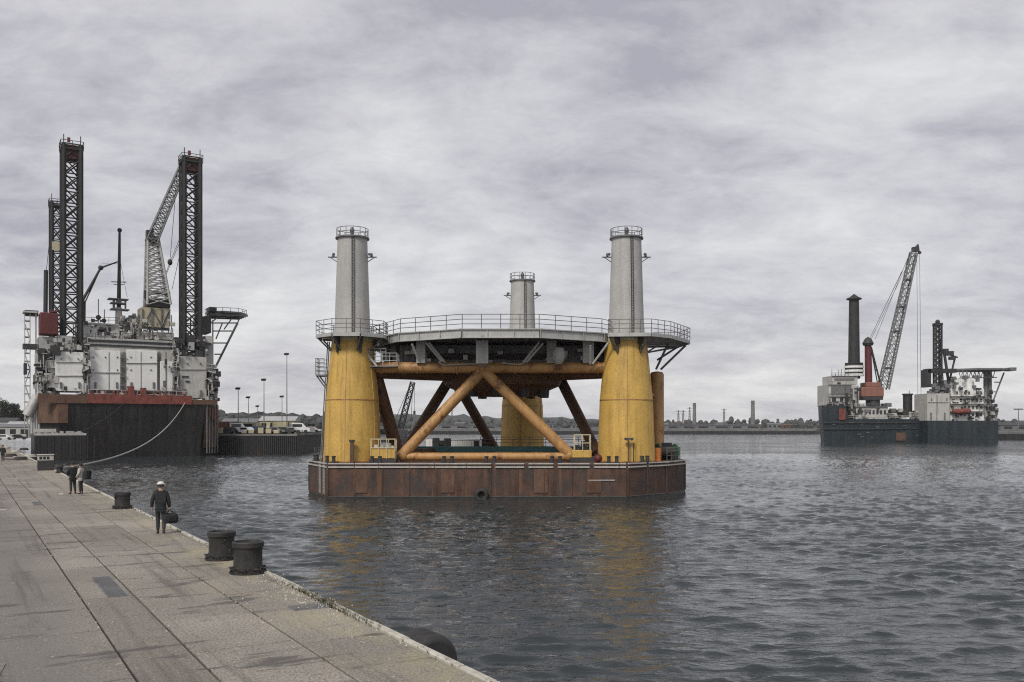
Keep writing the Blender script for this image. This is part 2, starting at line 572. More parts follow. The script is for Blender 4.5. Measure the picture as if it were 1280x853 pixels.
    def islands(self):
        par = list(range(len(self.v)))

        def find(a):
            while par[a] != a:
                par[a] = par[par[a]]
                a = par[a]
            return a
        for f in self.f:
            r = find(f[0])
            for i in f[1:]:
                par[find(i)] = r
        out = {}
        for k, f in enumerate(self.f):
            out.setdefault(find(f[0]), []).append(k)
        res = []
        for ks in out.values():
            b = MB()
            mp = {}
            for k in ks:
                for i in self.f[k]:
                    if i not in mp:
                        mp[i] = len(b.v)
                        b.v.append(self.v[i])
                b.f.append([mp[i] for i in self.f[k]])
                b.sm.append(self.sm[k])
            res.append(b)
        return res

    def each(self, name, mat, parent=None, local=False, bevel=0.0):
        """Link every separate solid as a part of its own."""
        isl = self.islands()
        have = sum(1 for o in (parent.children if parent else ()) if o.name.split('.')[0] == name)
        room = max(0, 100 - have)
        if len(isl) > room:
            def size(b):
                c = np.array([tuple(q) for q in b.v])
                return -float(np.linalg.norm(c.max(0) - c.min(0)))
            isl.sort(key=size)
            rest = MB()
            for b in isl[room:]:
                k = len(rest.v)
                rest.v += b.v
                rest.f += [[i + k for i in f] for f in b.f]
                rest.sm += b.sm
            rest.build('small_' + name, mat, parent, local, bevel)['kind'] = 'stuff'
            isl = isl[:room]
        return [b.build(name, mat, parent, local, bevel) for b in isl]

    def build(self, name, mat, parent=None, local=False, bevel=0.0):
        """Link as one mesh. With a parent, vertices are given in world space unless local."""
        me = bpy.data.meshes.new(name)
        vs = self.v
        if parent is not None and not local:
            r = parent
            while r.parent:
                r = r.parent
            inv = ROOTM[r.name].inverted()
            vs = [inv @ Vector(q) for q in vs]
        me.from_pydata([tuple(q) for q in vs], [], self.f)
        me.polygons.foreach_set('use_smooth', self.sm)
        me.update()
        try:
            me.set_sharp_from_angle(angle=R(38))
        except Exception:
            pass
        me.materials.append(M[mat] if isinstance(mat, str) else mat)
        o = bpy.data.objects.new(name, me)
        COL.objects.link(o)
        if parent is not None:
            o.parent = parent
        else:
            ROOTM[o.name] = Matrix.Identity(4)
        if bevel:
            bm_ = o.modifiers.new('bevel', 'BEVEL')
            bm_.width = bevel
            bm_.segments = 2
            bm_.limit_method = 'ANGLE'
            bm_.angle_limit = R(50)
        return o


ROOTM = {}


def tag(o, label, cat, group=None):
    o['label'] = label
    o['category'] = cat
    if group:
        o['group'] = group
    return o


def thing(name, label, cat, loc=(0, 0, 0), rz=0.0, group=None):
    o = bpy.data.objects.new(name, None)
    o.empty_display_size = 0.2
    o.location = loc
    o.rotation_euler = (0, 0, rz)
    COL.objects.link(o)
    ROOTM[o.name] = Matrix.Translation(loc) @ Matrix.Rotation(rz, 4, 'Z')
    return tag(o, label, cat, group)


def struct(o, kind='structure'):
    o['kind'] = kind
    return o


def copy_tree(o, parent=None):
    c = o.copy()
    COL.objects.link(c)
    if parent is not None:
        c.parent = parent
    for ch in list(o.children):
        copy_tree(ch, c)
    return c


def place(src, first, loc, rz=0.0, label=None, scale=None):
    """First use moves the original; later uses copy it and all its parts."""
    o = src if first else copy_tree(src)
    o.location = loc
    o.rotation_euler = (0, 0, rz)
    if label:
        o['label'] = label
    if scale:
        o.scale = scale
    return o

# ================================================================== WATER
QA = math.atan(0.618)                    # bearing of the quay
QU = Vector((math.cos(QA), math.sin(QA), 0))      # towards the water
QD = Vector((-math.sin(QA), math.cos(QA), 0))     # along the quay, away from the camera
QO = Vector((7.94, 0, 0))
QZ = 2.0


def qw(x, y, z=QZ):
    """Quay coordinates (x across, y along) to world."""
    q = QO + QU * x + QD * y
    return Vector((q.x, q.y, z))


def q_from_px(px, py, z=QZ):
    """Where the sight line of a photo pixel meets the plane at height z."""
    Y = (CAMZ - z) * F / (py - HORIZON)
    return at(px, py, Y)


rng = np.random.default_rng(3)
ys = [8.0]
while ys[-1] < 190:
    ys.append(ys[-1] + max(0.08, 0.0036 * ys[-1]))
ys = np.array(ys)
xs = np.arange(-80, 110.01, 0.25)
GX, GY = np.meshgrid(xs, ys)
H = np.zeros_like(GX)
for k in range(70):
    lam = math.exp(rng.uniform(math.log(0.42), math.log(1.45)))
    th = R(97) + rng.normal(0, 0.33)
    kk = 2 * math.pi / lam
    amp = 0.0185 * lam ** 0.75 / math.sqrt(70 / 8)
    ph = rng.uniform(0, 6.28)
    H += amp * np.sin(kk * (GX * math.cos(th) + GY * math.sin(th)) + ph)
# gusts: calmer and rougher patches
G = np.zeros_like(GX)
for k in range(14):
    a_ = rng.uniform(0, 6.28); f_ = rng.uniform(0.05, 0.28)
    G += np.sin(f_ * (GX * math.cos(a_) * 0.6 + GY * math.sin(a_)) + rng.uniform(0, 6.28))
G = 0.92 + 0.42 * np.tanh(G / 2.6)
H = H * G
sd = float(H.std())
print('wave rms', sd)
hn_ = np.clip(H / sd, -2.6, 2.6)
H = sd * (hn_ + 0.20 * (hn_ * hn_ - 1.0))              # sharper crests
fade = np.clip((GX + 80) / 12, 0, 1) * np.clip((110 - GX) / 12, 0, 1) * np.clip((190 - GY) / 40, 0, 1) * np.clip((GY - 8) / 1.0, 0, 1)
H *= fade
nx, ny = len(xs), len(ys)
verts = np.stack([GX.ravel(), GY.ravel(), H.ravel()], 1)
idx = np.arange(nx * ny).reshape(ny, nx)
quads = np.stack([idx[:-1, :-1], idx[:-1, 1:], idx[1:, 1:], idx[1:, :-1]], -1).reshape(-1, 4)
B = 9000.0
x0, x1, y0, y1 = float(xs[0]), float(xs[-1]), float(ys[0]), float(ys[-1])
extra = np.array([(-B, -300, 0), (B, -300, 0), (B, B, 0), (-B, B, 0), (x0, -300, 0), (x1, -300, 0), (x0, B, 0), (x1, B, 0),
                  (x0, y0, 0), (x1, y0, 0), (x0, y1, 0), (x1, y1, 0)])
e0 = len(verts)
verts = np.vstack([verts, extra])
eq = np.array([(0, 4, 6, 3), (5, 1, 2, 7), (4, 5, 9, 8), (10, 11, 7, 6)]) + e0
quads = np.vstack([quads, eq])
me = bpy.data.meshes.new('water')
me.vertices.add(len(verts))
me.vertices.foreach_set('co', verts.astype(np.float32).ravel())
me.loops.add(len(quads) * 4)
me.loops.foreach_set('vertex_index', quads.astype(np.int32).ravel())
me.polygons.add(len(quads))
me.polygons.foreach_set('loop_start', np.arange(0, len(quads) * 4, 4, dtype=np.int32))
me.polygons.foreach_set('loop_total', np.full(len(quads), 4, dtype=np.int32))
me.polygons.foreach_set('use_smooth', np.ones(len(quads), dtype=bool))
me.update(calc_edges=True)
me.validate()
me.materials.append(M['water'])
o = bpy.data.objects.new('water', me)
COL.objects.link(o)
struct(o)

# ================================================================== QUAY
def build_local_quay(mb, name, mat, bevel=0.0):
    ob = mb.build(name, mat, None, bevel=bevel)
    ob.location = QO
    ob.rotation_euler = (0, 0, QA)
    return struct(ob)


q = MB()
cuts = [-0.17, -1.75, -3.50, -4.55, -6.4, -8.6, -11.5, -15.0, -20.0, -27.0]
rs = random.Random(5)
for i in range(len(cuts) - 1):
    xa, xb = cuts[i] - 0.022, cuts[i + 1] + 0.022
    y = -30 + rs.uniform(0, 3)
    while y < 230:
        L = (2.6 if i < 5 else 3.6) * rs.uniform(0.85, 1.15)
        tz = rs.uniform(-0.006, 0.006)
        q.span(xa, xb, y + 0.011, y + L - 0.011, QZ - 0.3, QZ + tz)
        y += L
build_local_quay(q, 'quay', 'concrete', 0.014)
q = MB()
q.span(-0.05, -60, -40, 340, 1.2, QZ - 0.045)
build_local_quay(q, 'quay_joints', 'joint')
q = MB()
y = -30.0
while y < 320:
    L = rs.uniform(0.8, 2.4)
    q.span(-0.005 + rs.uniform(-0.02, 0.005), -0.165, y, y + L - rs.uniform(0.01, 0.06), 1.35, QZ + 0.035 + rs.uniform(-0.006, 0.006))
    y += L
build_local_quay(q, 'quay_coping', 'coping', 0.02)
q = MB()
y = -30.0
while y < 320:
    q.span(-0.30, -0.10, y, y + 0.42, -1.5, 1.36)
    q.span(-0.55, -0.29, y + 0.40, y + 0.84, -1.5, 1.34)
    y += 0.82
build_local_quay(q, 'quay_sheet_piling', 'pile')
q = MB()
q.prism([(-27, -40), (-27, 340), (-400, 340), (-400, -40)], 0.4, QZ - 0.004)
build_local_quay(q, 'yard_ground', 'land')
# ground beyond the quay end, behind the left vessel
q = MB()
q.prism([(-400, 341), (-60, 341), (-60, 620), (-400, 620)], 0.4, QZ - 0.05)
build_local_quay(q, 'far_yard_ground', 'land')

pt, pt2 = MB(), MB()
rp = random.Random(44)
for i in range(16):
    cx, cy = rp.uniform(-8.5, -0.5), rp.uniform(16, 80)
    w_, l_ = rp.uniform(0.10, 0.34), rp.uniform(0.2, 0.9)
    n_ = 4
    pl_ = []
    for k in range(n_):
        a = 2 * math.pi * k / n_ + 0.4; r_ = rp.uniform(.6, 1.3)
        pl_.append((cx + w_ * r_ * math.cos(a), cy + l_ * r_ * math.sin(a)))
    (pt if i % 3 else pt2).prism(pl_, QZ - 0.02, QZ + 0.0095 + 0.0008 * (i % 5))
build_local_quay(pt, 'quay_repair_patches', 'patch_dark')
build_local_quay(pt2, 'quay_cement_patches', 'coping')
rub = MB()
for i in range(900):
    near = rp.random() < .35
    if near:
        cx, cy = rp.gauss(-0.35, .25), rp.gauss(23.5, 1.6)
    else:
        cx, cy = (rp.uniform(-.9, -.02) if rp.random() < .6 else rp.choice(cuts[1:5]) + rp.gauss(0, .08)), rp.uniform(14, 60)
    s_ = rp.uniform(.008, .028)
    vs_ = [(cx + s_ * rp.uniform(.6, 1.2) * a, cy + s_ * rp.uniform(.6, 1.3) * b_, QZ + .004 + s_ * .6 * (1 + c_)) for a, b_, c_ in ((1, 0, -1), (-1, .4, -1), (0, 1, -1), (0, -1, -1), (0, 0, .7))]
    rub._add(vs_, [(0, 2, 4), (2, 1, 4), (1, 3, 4), (3, 0, 4)])
ro = rub.build('rubble', 'coping'); ro.location = QO; ro.rotation_euler = (0, 0, QA); struct(ro, 'stuff')
wd = MB()
for i in range(420):
    if i % 3:
        cx, cy = rp.gauss(-.16, .05), rp.gauss(22.6, 1.3)
    else:
        cx, cy = -.165 + rp.gauss(0, .02), rp.uniform(14, 50)
    for k in range(5):
        a = rp.uniform(0, 6.28); L_ = rp.uniform(.03, .10)
        wd._add([(cx, cy, QZ), (cx + .008, cy + .004, QZ), (cx + L_ * .6 * math.cos(a), cy + L_ * .6 * math.sin(a), QZ + .03 + L_)], [(0, 1, 2)])
wo = wd.build('weeds', 'weed'); wo.location = QO; wo.rotation_euler = (0, 0, QA); struct(wo, 'stuff')

# drain grates in the quay
def grate(name, xa, xb, ya, yb, label, along):
    t = thing(name, label, 'drain grate', qw((xa + xb) / 2, (ya + yb) / 2), QA, 'drain grates set in the quay')
    hx, hy = abs(xb - xa) / 2, abs(yb - ya) / 2
    f = MB()
    for s in (-1, 1):
        f.span(s * hx - 0.03 * s, s * hx, -hy, hy, -0.05, 0.014)
        f.span(-hx + 0.031, hx - 0.031, s * hy - 0.03 * s, s * hy, -0.05, 0.013)
    f.build('frame', 'mid', t, local=True)
    b = MB()
    if along:
        n_ = int(2 * hy / 0.085)
        for i in range(n_):
            yy = -hy + 0.05 + (2 * hy - 0.1) * i / (n_ - 1)
            b.span(-hx + 0.032, hx - 0.032, yy - 0.022, yy + 0.022, -0.04, 0.010)
    else:
        n_ = int(2 * hx / 0.085)
        for i in range(n_):
            xx = -hx + 0.05 + (2 * hx - 0.1) * i / (n_ - 1)
            b.span(xx - 0.022, xx + 0.022, -hy + 0.032, hy - 0.032, -0.04, 0.010)
    b.build('grille', 'mid', t, local=True)
    p_ = MB()
    p_.span(-hx + 0.002, hx - 0.002, -hy + 0.002, hy - 0.002, -0.06, 0.004)
    p_.build('sump', 'joint', t, local=True)
    return t


grate('drain_grate', -0.98, -0.22, 22.0, 22.55, 'dark slotted drain grate lying across the quay near its edge, nearest the tyre fender', True)
grate('drain_grate', -4.05, -3.62, 25.6, 28.6, 'long narrow drain grate running along the middle of the quay', True)
grate('drain_grate', -3.9, -3.55, 52.5, 54.6, 'small worn drain grate on the quay by the two people standing together', True)

# mooring bollards
def bollard_proto(name, body='iron'):
    t = thing(name, 'x', 'bollard')
    b = MB()
    b.lathe((0, 0), [(0.41, 0.0), (0.41, 0.05), (0.375, 0.07), (0.365, 0.12), (0.36, 0.35), (0.36, 0.60), (0.375, 0.65), (0.40, 0.67),
                     (0.405, 0.78), (0.385, 0.805), (0.35, 0.81), (0.335, 0.75), (0.10, 0.74), (0.02, 0.745)], 40)
    b.build('body', body, t, local=True)
    f = MB()
    f.lathe((0, 0), [(0.47, 0.0), (0.47, 0.035), (0.43, 0.04)], 40)
    for i in range(8):
        a = 2 * math.pi * i / 8 + 0.2
        f.cyl((0.448 * math.cos(a), 0.448 * math.sin(a), 0.03), (0.448 * math.cos(a), 0.448 * math.sin(a), 0.065), 0.022, n=6)
    f.build('base_flange', body, t, local=True)
    ch = MB()
    for i in range(16):
        a = 2 * math.pi * i / 16
        ch.torus((0.43 * math.cos(a), 0.43 * math.sin(a), 0.10 + 0.02 * (i % 2)), (0, 0, 1) if i % 2 else (math.cos(a), math.sin(a), 0), 0.06, 0.018, 10, 5)
    ch.build('chain', 'iron', t, local=True)
    h = MB()
    h.path([(-0.36, 0.0, 0.60), (-0.44, -0.03, 0.61), (-0.47, -0.03, 0.57), (-0.44, -0.03, 0.53), (-0.35, 0.0, 0.52)], 0.022)
    h.build('lifting_lug', body, t, local=True)
    return t


bol = bollard_proto('mooring_bollard')
spots = [((310, 716), 0.4, 'squat iron bollard nearest the camera, the right of the close pair at the quay edge', 1.0),
         ((277, 699), 2.0, 'squat iron bollard just left of the nearest one, set slightly further along the quay', 0.98),
         ((153, 636), 1.0, 'dark iron bollard between the man with the bag and the two people', 0.92),
         ((74.5, 591.5), 4.0, 'small dark bollard at the quay edge holding the pale mooring rope', 0.66)]
for i, ((px, py), rz, lab, sc) in enumerate(spots):
    w_ = q_from_px(px, py)
    o = place(bol, i == 0, (w_.x, w_.y, QZ + 0.01), rz, lab, (sc, sc, sc))
    o['group'] = 'mooring bollards along the quay edge'
BOLLARD_FAR = q_from_px(74.5, 591.5)

# hook box with a pale top further up the quay
w_ = q_from_px(57, 588)
t = thing('quay_cabinet', 'dark quayside service cabinet with a pale windowed top near the quay edge', 'cabinet', (w_.x, w_.y, QZ), QA)
b = MB(); b.span(-0.62, 0.62, -0.5, 0.5, 0.0, 0.85); b.build('body', 'dark', t, local=True, bevel=0.03)
b = MB()
b.span(-0.60, 0.60, -0.48, 0.48, 0.852, 1.30); b.span(-0.66, 0.66, -0.54, 0.54, 1.302, 1.38); b.build('top', 'white_old', t, local=True, bevel=0.02)
b = MB()
for x in (-0.4, -0.12, 0.16): b.span(x - 0.1, x + 0.1, -0.49, -0.484, 0.95, 1.18)
b.each('window', 'glass', t, local=True)

# big tyre fender hanging on the quay wall
ft = qw(0.58, 18.7, 1.46)
t = thing('tyre_fender', 'large black rubber tyre fender hung over the quay edge at the water', 'tyre fender', ft, QA)
b = MB()
for k in range(3):
    b.torus((0, 0.16 + 0.29 * k, 0), (0, 1, 0), 0.36, 0.15, 48, 12)
b.build('tyre', 'rubber', t, local=True)
b = MB(); b.cyl((0, -0.02, 0), (0, 0.86, 0), 0.40, n=40); b.build('core', 'rubber', t, local=True)
b = MB(); b.cyl((0, -0.05, 0), (0, 1.0, 0), 0.07, n=14); b.build('axle', 'iron', t, local=True)
b = MB()
for yy in (-0.03, 0.97):
    pts = [Vector((0, yy, 0.05)).lerp(Vector((-0.70, yy - 0.05, 0.47)), i / 12) for i in range(13)]
    for i in range(12):
        b.torus((pts[i] + pts[i + 1]) / 2, (1, 0, 0) if i % 2 else (0, 1, 0), 0.04, 0.012, 10, 5)
b.build('chain', 'iron', t, local=True)

# ================================================================== FLOATING BARGE UNDER THE PLATFORM
BZ = 2.83
poly = [(-14.8, 70.9), (9.2, 70.9), (13.0, 74.4), (15.3, 78.2), (15.3, 96.5), (11.5, 103), (-13.5, 103), (-17.7, 96.5), (-17.7, 77.2)]


def shrink(pl, d):
    cx = sum(p_[0] for p_ in pl) / len(pl); cy = sum(p_[1] for p_ in pl) / len(pl)
    out = []
    for x, y in pl:
        v_ = Vector((x - cx, y - cy)); L = v_.length
        v_ = v_ * ((L - d) / L)
        out.append((cx + v_.x, cy + v_.y))
    return out


barge = thing('transport_barge', 'rust brown barge with chamfered corners carrying the yellow platform', 'barge', (-1.2, 87, 0))
b = MB(); b.prism(poly, 0.16, BZ - 0.1); b.build('hull', 'rust_hull', barge)
b = MB(); b.prism(shrink(poly, 0.02), -1.5, 0.16); b.build('waterline_band', 'boot', barge)
b = MB(); b.prism(shrink(poly, 0.08), BZ - 0.1, BZ); b.build('deck', 'brown', barge)
# rubbing strake in lengths, and stiffener ribs on the plating
rb = random.Random(9)
st, ribs, pads = MB(), MB(), MB()
for i in range(len(poly)):
    a, c = Vector((*poly[i], 0)), Vector((*poly[(i + 1) % len(poly)], 0))
    L = (c - a).length
    d_ = (c - a).normalized(); nrm = Vector((d_.y, -d_.x, 0))
    s = 0.12
    while s < L - 0.3:
        e_ = min(s + rb.uniform(1.6, 2.6), L - 0.1)
        st.beam(a + d_ * s + nrm * 0.05 + Vector((0, 0, BZ - 0.30)), a + d_ * e_ + nrm * 0.05 + Vector((0, 0, BZ - 0.30)), 0.10, 0.11)
        st.beam(a + d_ * s + nrm * 0.03 + Vector((0, 0, BZ - 0.03)), a + d_ * e_ + nrm * 0.03 + Vector((0, 0, BZ - 0.03)), 0.12, 0.09)
        s = e_ + rb.choice((0.04, 0.06, 0.35))
    n_ = max(2, int(L / 2.05))
    for j in range(n_ + 1):
        q_ = a + d_ * (0.1 + (L - 0.2) * j / n_) + nrm * 0.02
        ribs.beam(q_ + Vector((0, 0, 0.24)), q_ + Vector((0, 0, BZ - 0.38)), 0.07, 0.09)
    if i in (0, 1, 2, 8):
        for j in range(max(1, int(L / 5))):
            q_ = a + d_ * (1.2 + j * 4.9)
            if (q_ - a).length < L - 1.0:
                pads.beam(q_ + nrm * 0.035 + Vector((0, 0, 0.5)), q_ + nrm * 0.035 + Vector((0, 0, BZ - 0.42)), rb.uniform(0.7, 1.3), 0.03)
st.each('rubbing_strake', 'white_old', barge)
ribs.each('hull_rib', 'rust_hull', barge)
b = MB()
for px in (452, 560, 676, 742):
    q_ = at(px, 600, 71.2); b.span(q_.x - 0.55, q_.x + 0.55, 70.84, 70.89, 0.48, BZ - 0.45)
b.each('doubler_plate', M['brown'], barge)
b = MB(); b.span(at(735, 0, 71.2).x, at(768, 0, 71.2).x, 70.83, 70.89, 1.45, 1.52); b.build('draught_mark', 'white_old', barge)
b = MB(); b.torus((at(602, 0, 71).x, 70.66, 0.30), (0, 1, 0), 0.40, 0.17, 24, 10); b.build('tyre', 'rubber', barge)
# wall of white run-off stripes at the left corner = steel ladders
lad = MB()
for s in (0.25, 0.7):
    q_ = Vector((-14.8, 71.2, 0)).lerp(Vector((-17.7, 77.2, 0)), s * 0.45) + Vector((-0.12, -0.07, 0))
    for dx in (-0.2, 0.2):
        lad.cyl(q_ + Vector((dx * 0.4, -dx * 0.85, 0.3)), q_ + Vector((dx * 0.4, -dx * 0.85, BZ + 0.1)), 0.035, n=6)
    for z_ in np.arange(0.5, BZ, 0.3):
        lad.cyl(q_ + Vector((-0.08, 0.17, z_)), q_ + Vector((0.08, -0.17, z_)), 0.02, n=5)
lad.build('ladder', 'galv', barge)

b = MB()
for i in range(len(poly)):
    a, c_ = Vector((*poly[i], 0.19)), Vector((*poly[(i + 1) % len(poly)], 0.19))
    d_ = (c_ - a).normalized(); nrm = Vector((d_.y, -d_.x, 0))
    b.beam(a + d_ * 0.05 + nrm * 0.015, c_ - d_ * 0.05 + nrm * 0.015, 0.02, 0.03)
tm = MB()
for k_, s_ in enumerate(b.islands()):
    tm = s_
    if k_ in (0, 1, 2):
        tm.build('tide_mark', 'mid', barge)
# bits fixed to the barge deck edge
def double_bitt(x, y, rz):
    m_ = MB()
    c_, s_ = math.cos(rz), math.sin(rz)
    for d in (-0.32, 0.32):
        m_.lathe((x + d * c_, y + d * s_), [(0.15, BZ + 0.06), (0.14, BZ + 0.45), (0.18, BZ + 0.48), (0.18, BZ + 0.54), (0.02, BZ + 0.57)], 16)
    m_.box((x, y, BZ + 0.03), (1.1, 0.5, 0.06), rz)
    m_.build('double_bitt', 'dark', barge)


for px, Y, rz in ((470, 71.75, 0), (560, 71.7, 0), (613, 71.7, 0), (695, 71.7, 0), (766, 71.75, 0), (806, 72.8, 0.7), (842, 77.4, 1.0), (395, 76.4, -1.1), (413, 72.3, -0.4)):
    double_bitt(at(px, 0, Y).x, Y, rz)
b = MB()
b.rail([(14.9, 78.6, BZ), (14.9, 84, BZ), (14.9, 92, BZ)], 1.1, step=1.3, r=0.03)
b.rail([(13.2, 75.5, BZ), (14.8, 78.2, BZ)], 1.1, step=0.9, r=0.03)
b.build('railing', 'rail', barge)
b = MB()
b.rail([(-17.3, 77.8, BZ), (-17.3, 92, BZ)], 1.1, step=1.5, r=0.03)
b.build('railing', 'rail', barge)

# ================================================================== THE YELLOW OFFSHORE PLATFORM
PC = Vector((-0.9, 82.3, BZ))
plat = thing('offshore_platform', 'yellow three-legged offshore platform with grey shafts and a railed round deck', 'offshore platform', PC)
LEG = [Vector((-13.5, 75, 0)), Vector((9.68, 75, 0)), Vector((1.14, 97, 0))]
DZ = 13.6
for li, c in enumerate(LEG):
    b = MB()
    b.lathe((c.x, c.y), [(2.42, BZ), (2.40, BZ + 0.5), (2.22, 8.03), (1.76, 12.6), (1.72, 12.95)], 56)
    col_ = b.build('column', 'yellow', plat)
    b = MB()
    b.lathe((c.x, c.y), [(2.265, 7.98), (2.265, 8.06)], 56)
    b.lathe((c.x, c.y), [(2.445, BZ + 0.02), (2.445, BZ + 0.12)], 56)
    for a in (-95, -28, 175, 60):
        ca, sa = math.cos(R(a)), math.sin(R(a))
        for r0_, z0_, r1_, z1_ in ((2.41, BZ + .1, 2.225, 8.0), (2.222, 8.06, 1.762, 12.6)):
            b.beam((c.x + r0_ * ca, c.y + r0_ * sa, z0_), (c.x + r1_ * ca, c.y + r1_ * sa, z1_), 0.05, 0.05)
    b.each('weld_seam', 'tube', col_)
    b = MB()
    b.lathe((c.x, c.y), [(1.74, 12.95), (1.74, 13.38), (1.62, 13.42)], 48)
    b.build('collar', 'collar', col_)
    b = MB()
    for a in (-120, -60, 150, 30):
        ca, sa = math.cos(R(a)), math.sin(R(a))
        b.box((c.x + 1.86 * ca, c.y + 1.86 * sa, 12.95), (0.55, 0.32, 0.6), R(a))
        b.cyl((c.x + 1.95 * ca, c.y + 1.95 * sa, 11.9), (c.x + 1.9 * ca, c.y + 1.9 * sa, 12.7), 0.1, 0.14, 8)
    b.each('deck_clamp', 'dark', col_)
    b = MB()
    b.lathe((c.x, c.y), [(1.56, 13.42), (1.47, 14.5), (1.25, 21.45), (1.25, 21.60)], 48)
    sh = b.build('shaft', 'shaft', plat)
    b = MB()
    b.lathe((c.x, c.y), [(1.25, 21.60), (1.42, 21.61), (1.42, 21.73), (0.02, 21.75)], 40)
    b.build('cap_plate', 'mid', sh)
    b = MB()
    ring = [(c.x + 1.33 * math.cos(2 * math.pi * i / 14), c.y + 1.33 * math.sin(2 * math.pi * i / 14), 21.73) for i in range(14)]
    b.rail(ring, 0.72, True, 9, (0.5, 1.0), 0.028)
    b.build('railing', 'rail', sh)
    b = MB()
    a = R(-78)
    ca, sa = math.cos(a), math.sin(a)
    tx, ty = -sa, ca
    for s in (-0.09, 0.09):
        b.cyl((c.x + 1.60 * ca + s * tx, c.y + 1.60 * sa + s * ty, 13.5), (c.x + 1.33 * ca + s * tx, c.y + 1.33 * sa + s * ty, 21.65), 0.03, n=6)
    for j in range(30):
        z_ = 13.7 + j * 0.28; r_ = 1.60 - 0.27 * (z_ - 13.5) / 8.5
        b.cyl((c.x + r_ * ca - .09 * tx, c.y + r_ * sa - .09 * ty, z_), (c.x + r_ * ca + .09 * tx, c.y + r_ * sa + .09 * ty, z_), 0.02, n=5)
    b.build('ladder', 'dark', sh)
    b = MB()
    b.cyl((c.x, c.y - 0.15, 21.75), (c.x, c.y - 0.15, 22.2), 0.17, 0.15, 12)
    b.lathe((c.x, c.y - 0.15), [(0.19, 22.2), (0.19, 22.42), (0.12, 22.55), (0.03, 22.62)], 14)
    b.build('navigation_lamp', 'lamp_head', sh)
    for s in (-1, 1):
        b = MB()
        b.beam((c.x + s * 1.25, c.y, 20.1), (c.x + s * 2.05, c.y, 20.1), 0.12, 0.08)
        b.beam((c.x + s * 1.3, c.y, 19.7), (c.x + s * 1.85, c.y, 20.07), 0.06, 0.06)
        b.cyl((c.x + s * 1.62, c.y, 20.14), (c.x + s * 1.62, c.y, 20.42), 0.11, 0.09, 10)
        b.cyl((c.x + s * 1.5, c.y - .18, 20.3), (c.x + s * 1.5, c.y - .42, 20.26), 0.08, 0.12, 10)
        b.build('side_lamp', 'lamp_head', sh)

# --- main ring tubes, hub and braces
tz = 10.75
ap = [Vector((-2.45, 75.0, tz)), Vector((4.5, 86, tz)), Vector((-5.8, 86, tz))]


def tube(p0, p1, r, mat, name='brace', n=18):
    MB().cyl(p0, p1, r, r, n).build(name, mat, plat)


fl = Vector((LEG[0].x, 75.0, tz)); fr = Vector((LEG[1].x, 75.0, tz)); rr = Vector((LEG[2].x, 97.0, tz))
tube(fl, ap[0], 0.47, 'tube', 'ring_tube'); tube(ap[0], fr, 0.47, 'tube', 'ring_tube')
tube(fr, rr, 0.47, 'tube', 'ring_tube'); tube(rr, fl, 0.47, 'tube', 'ring_tube')
b = MB()
for a_, c_ in ((fl, ap[0]), (ap[0], fr)):
    for s in (0.22, 0.5, 0.8):
        q_ = a_.lerp(c_, s); d_ = (c_ - a_).normalized()
        b.cyl(q_ - d_ * 0.06, q_ + d_ * 0.06, 0.55, 0.55, 18)
b.each('tube_flange', 'tube', plat)
fzl, fzr = Vector((-9.15, 74.4, 3.45)), Vector((4.85, 74.4, 3.45))
tube(ap[0] + Vector((0.1, 0, -0.1)), fzl, 0.46, 'tube', 'diagonal_brace'); tube(ap[0] + Vector((-0.1, 0, -0.1)), fzr, 0.46, 'tube', 'diagonal_brace')
MB().ball(ap[0] + Vector((0, 0, -0.05)), 0.62, 12).build('brace_node', 'tube', plat)
for q_ in (fzl, fzr):
    MB().ball(q_ + Vector((0, 0, -0.1)), 0.52, 10).build('brace_node', 'tube', plat)
tube(fzl + Vector((-0.2, 0, -0.2)), fzr + Vector((0.2, 0, -0.2)), 0.34, 'tube', 'lower_tube')
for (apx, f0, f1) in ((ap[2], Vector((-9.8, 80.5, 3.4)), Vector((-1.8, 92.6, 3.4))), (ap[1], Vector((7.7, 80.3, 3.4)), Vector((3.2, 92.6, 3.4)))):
    tube(apx, f0, 0.50, 'tube_shade_hub_brown', 'diagonal_brace')  # rear braces: shade under the deck painted in
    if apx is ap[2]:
        tube(apx, f1, 0.50, 'tube_shade_hub_brown', 'diagonal_brace')
    tube(f0, f1, 0.34, 'tube_shade_hub_brown', 'lower_tube')
tube(Vector((-11.9, 76.6, 10.6)), Vector((-10.15, 79.2, 3.2)), 0.58, 'tube_shade_hub_brown', 'diagonal_brace')
# hub under the deck
b = MB()
b.lathe((PC.x, PC.y), [(0.1, 8.55), (3.2, 8.6), (3.5, 8.75), (5.3, 9.5), (5.5, 9.9), (5.5, 11.2), (4.6, 12.3), (0.1, 12.35)], 40)
b.build('hub', 'tube_shade_hub_brown', plat)
b = MB()
for i in range(10):
    a = 2 * math.pi * i / 10 + 0.2
    b.cyl((PC.x + 4.0 * math.cos(a), PC.y + 4.0 * math.sin(a), 8.45), (PC.x + 4.0 * math.cos(a), PC.y + 4.0 * math.sin(a), 9.3), 0.42, 0.5, 12)
b.each('hub_fitting', 'dark', plat)
for q_ in ap + [fl, fr, rr]:
    tube(Vector((PC.x, PC.y, tz - 0.35)), Vector((q_.x, q_.y, tz - 0.25)), 0.6, 'tube_shade_hub_brown', 'hub_arm')
# vertical riser pipe at the right column and one at rear left
b = MB(); b.lathe((12.95, 79.2), [(0.62, BZ), (0.62, 10.4), (0.5, 10.62), (0.1, 10.7)], 24); b.build('riser_pipe', 'tube', plat)
b = MB()
for z_ in (5.2, 8.6):
    b.beam((10.9, 76.6, z_), (12.6, 78.8, z_), 0.25, 0.25)
b.each('riser_bracket', 'tube', plat)

